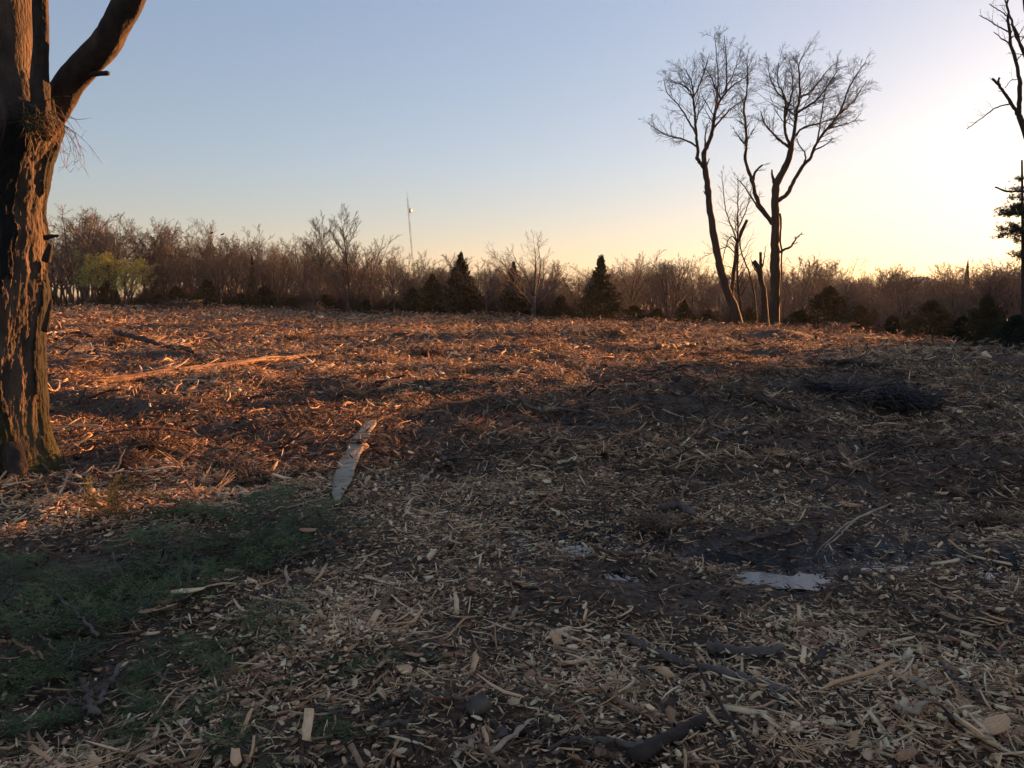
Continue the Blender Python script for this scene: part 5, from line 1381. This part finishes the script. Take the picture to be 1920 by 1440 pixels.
def blimb(name, pts, widths, d0, d1, m_=None, seed=0, n=60, k=28, rough=.010):
    m_ = m_ or M_limb
    P3 = []
    for i, (px, py) in enumerate(pts):
        P3.append(np.array(at(px, py, YB + d0 + (d1 - d0) * i / (len(pts) - 1))) - base)
    P = resample(P3, n)
    w = np.interp(np.linspace(0, 1, n), np.linspace(0, 1, len(widths)), widths) * SB / 2
    T = Tubes(); T.add(P, w, k); V, Fs = T.arrays()
    Vn = V - np.repeat(P, k, 0); Vn /= np.linalg.norm(Vn, axis=1, keepdims=True)
    a = np.tile(np.arange(k) / k * 2 * pi, n); l = np.repeat(np.arange(n), k)
    V = V + Vn * (rough * (2 * fbm(np.cos(a) * 3 + 9, l * .18 + np.sin(a) * 3, seed, 3)))[:, None]
    return link(name, mk_mesh(name, V, Fs, m_, True), root)
blimb('limb', [(48, 262), (76, 236), (106, 200), (133, 152), (167, 115), (200, 80), (222, 40), (243, 0), (262, -60), (270, -160), (300, -300), (350, -420)], [52, 54, 48, 46, 46, 44, 42, 40, 38, 34, 26, 12], -.05, -.5, seed=3, n=90)
blimb('limb', [(82, 250), (76, 205), (73, 160), (76, 110), (78, 60), (76, 10), (72, -80), (80, -200), (60, -330)], [34, 30, 25, 23, 22, 22, 20, 16, 8], -.45, -.35, seed=4)
blimb('branch_stub', [(158, 146), (172, 139), (188, 138), (203, 137)], [14, 10, 8, 8], -.2, -.3, m_=M_barkdark, seed=5, n=12, k=10, rough=.004)
blimb('branch_stub', [(86, 446), (96, 443), (110, 442)], [12, 7, 4], -.05, -.1, m_=M_barkdark, seed=6, n=10, k=8, rough=.004)
blimb('bark_flake', [(84, 620), (90, 595), (97, 562)], [14, 12, 3], -.1, -.15, seed=7, n=12, k=10, rough=.006)
blimb('bark_flake', [(86, 490), (91, 472), (95, 458)], [16, 14, 6], -.1, -.12, m_=M_barkdark, seed=8, n=12, k=10, rough=.006)
blimb('bark_flake', [(90, 226), (97, 205), (88, 155)], [20, 12, 3], -.3, -.3, m_=M_barkdark, seed=9, n=12, k=10, rough=.006)
# root flares
blimb('root', [(18, 835), (30, 870), (36, 898), (34, 925)], [36, 38, 34, 16], -.22, -.40, seed=12, n=24, k=18, rough=.02)
# tuft of twigs and creeper in the crotch
q = random.Random(9); T = Tubes(); T2 = Tubes()
for i in range(130):
    px = q.gauss(78, 18); py = q.gauss(222, 14); p = np.array(at(px, py, YB - .5 - q.uniform(0, .12))) - base
    right = q.random() < .4
    d = (q.uniform(.3, 1), q.uniform(-.3, .1), q.uniform(-1, -.1)) if right else (q.gauss(0, .6), q.gauss(-.2, .3), q.gauss(-.2, .6))
    d = nrm(d); L = q.uniform(.08, .24)
    P = [tuple(p)]
    for j in range(4):
        d = nrm((d[0] + q.gauss(0, .25), d[1] + q.gauss(0, .2), d[2] + q.gauss(-.12, .25))); P.append(tuple(P[-1][k] + d[k] * L / 4 for k in range(3)))
    (T if right else T2).add(P, [.003, .003, .0025, .002, .001], 3)
for i in range(9):   # long hanging roots on the right
    p = np.array(at(q.uniform(98, 118), q.uniform(205, 240), YB - .45)) - base; d = nrm((q.uniform(.5, 1), 0, q.uniform(-.9, -.2))); P = [tuple(p)]
    for j in range(7):
        d = nrm((d[0] * .85 + q.gauss(0, .16), q.gauss(0, .1), d[2] - .16 + q.gauss(0, .12))); P.append(tuple(P[-1][k] + d[k] * .06 for k in range(3)))
        if j > 2: T.add([P[-1], tuple(P[-1][k] + .06 * nrm((q.gauss(0, 1), q.gauss(0, .5), q.gauss(-.3, 1)))[k] for k in range(3))], [.0015, .001], 3)
    T.add(P, list(np.linspace(.003, .0012, 8)), 3)
link('vine_tuft', T.mesh('vine_tuft', M_wood_orange), root)
M_creep = mat('creeper leaves', rough=.8, scale=30, var=[(.3, (.025, .03, .012)), (.7, (.10, .10, .04))])
link('creeper', T2.mesh('creeper', M_creep), root)

# ------------------------------------------------------------------ the evening air
HAZE = 0.00012
mh = bpy.data.materials.new('haze'); mh.use_nodes = True
nn = mh.node_tree; nn.nodes.remove(nn.nodes['Principled BSDF'])
pv = nn.nodes.new('ShaderNodeVolumePrincipled'); pv.inputs['Density'].default_value = HAZE
pv.inputs['Color'].default_value = (.93, .94, 1.0, 1); pv.inputs['Anisotropy'].default_value = .3
nn.links.new(pv.outputs[0], nn.nodes['Material Output'].inputs['Volume'])
e = 1150.0; z0, z1 = -12.0, 46.0
V = [(x, y, z) for z in (z0, z1) for (x, y) in ((-e, -e), (e, -e), (e, e), (-e, e))]
F = np.array([(3, 2, 1, 0), (4, 5, 6, 7), (0, 1, 5, 4), (1, 2, 6, 5), (2, 3, 7, 6), (3, 0, 4, 7)])
tag(link('haze', mk_mesh('haze', V, F, mh)), 'thin evening haze hanging over the whole field and wood', 'haze', kind='stuff')
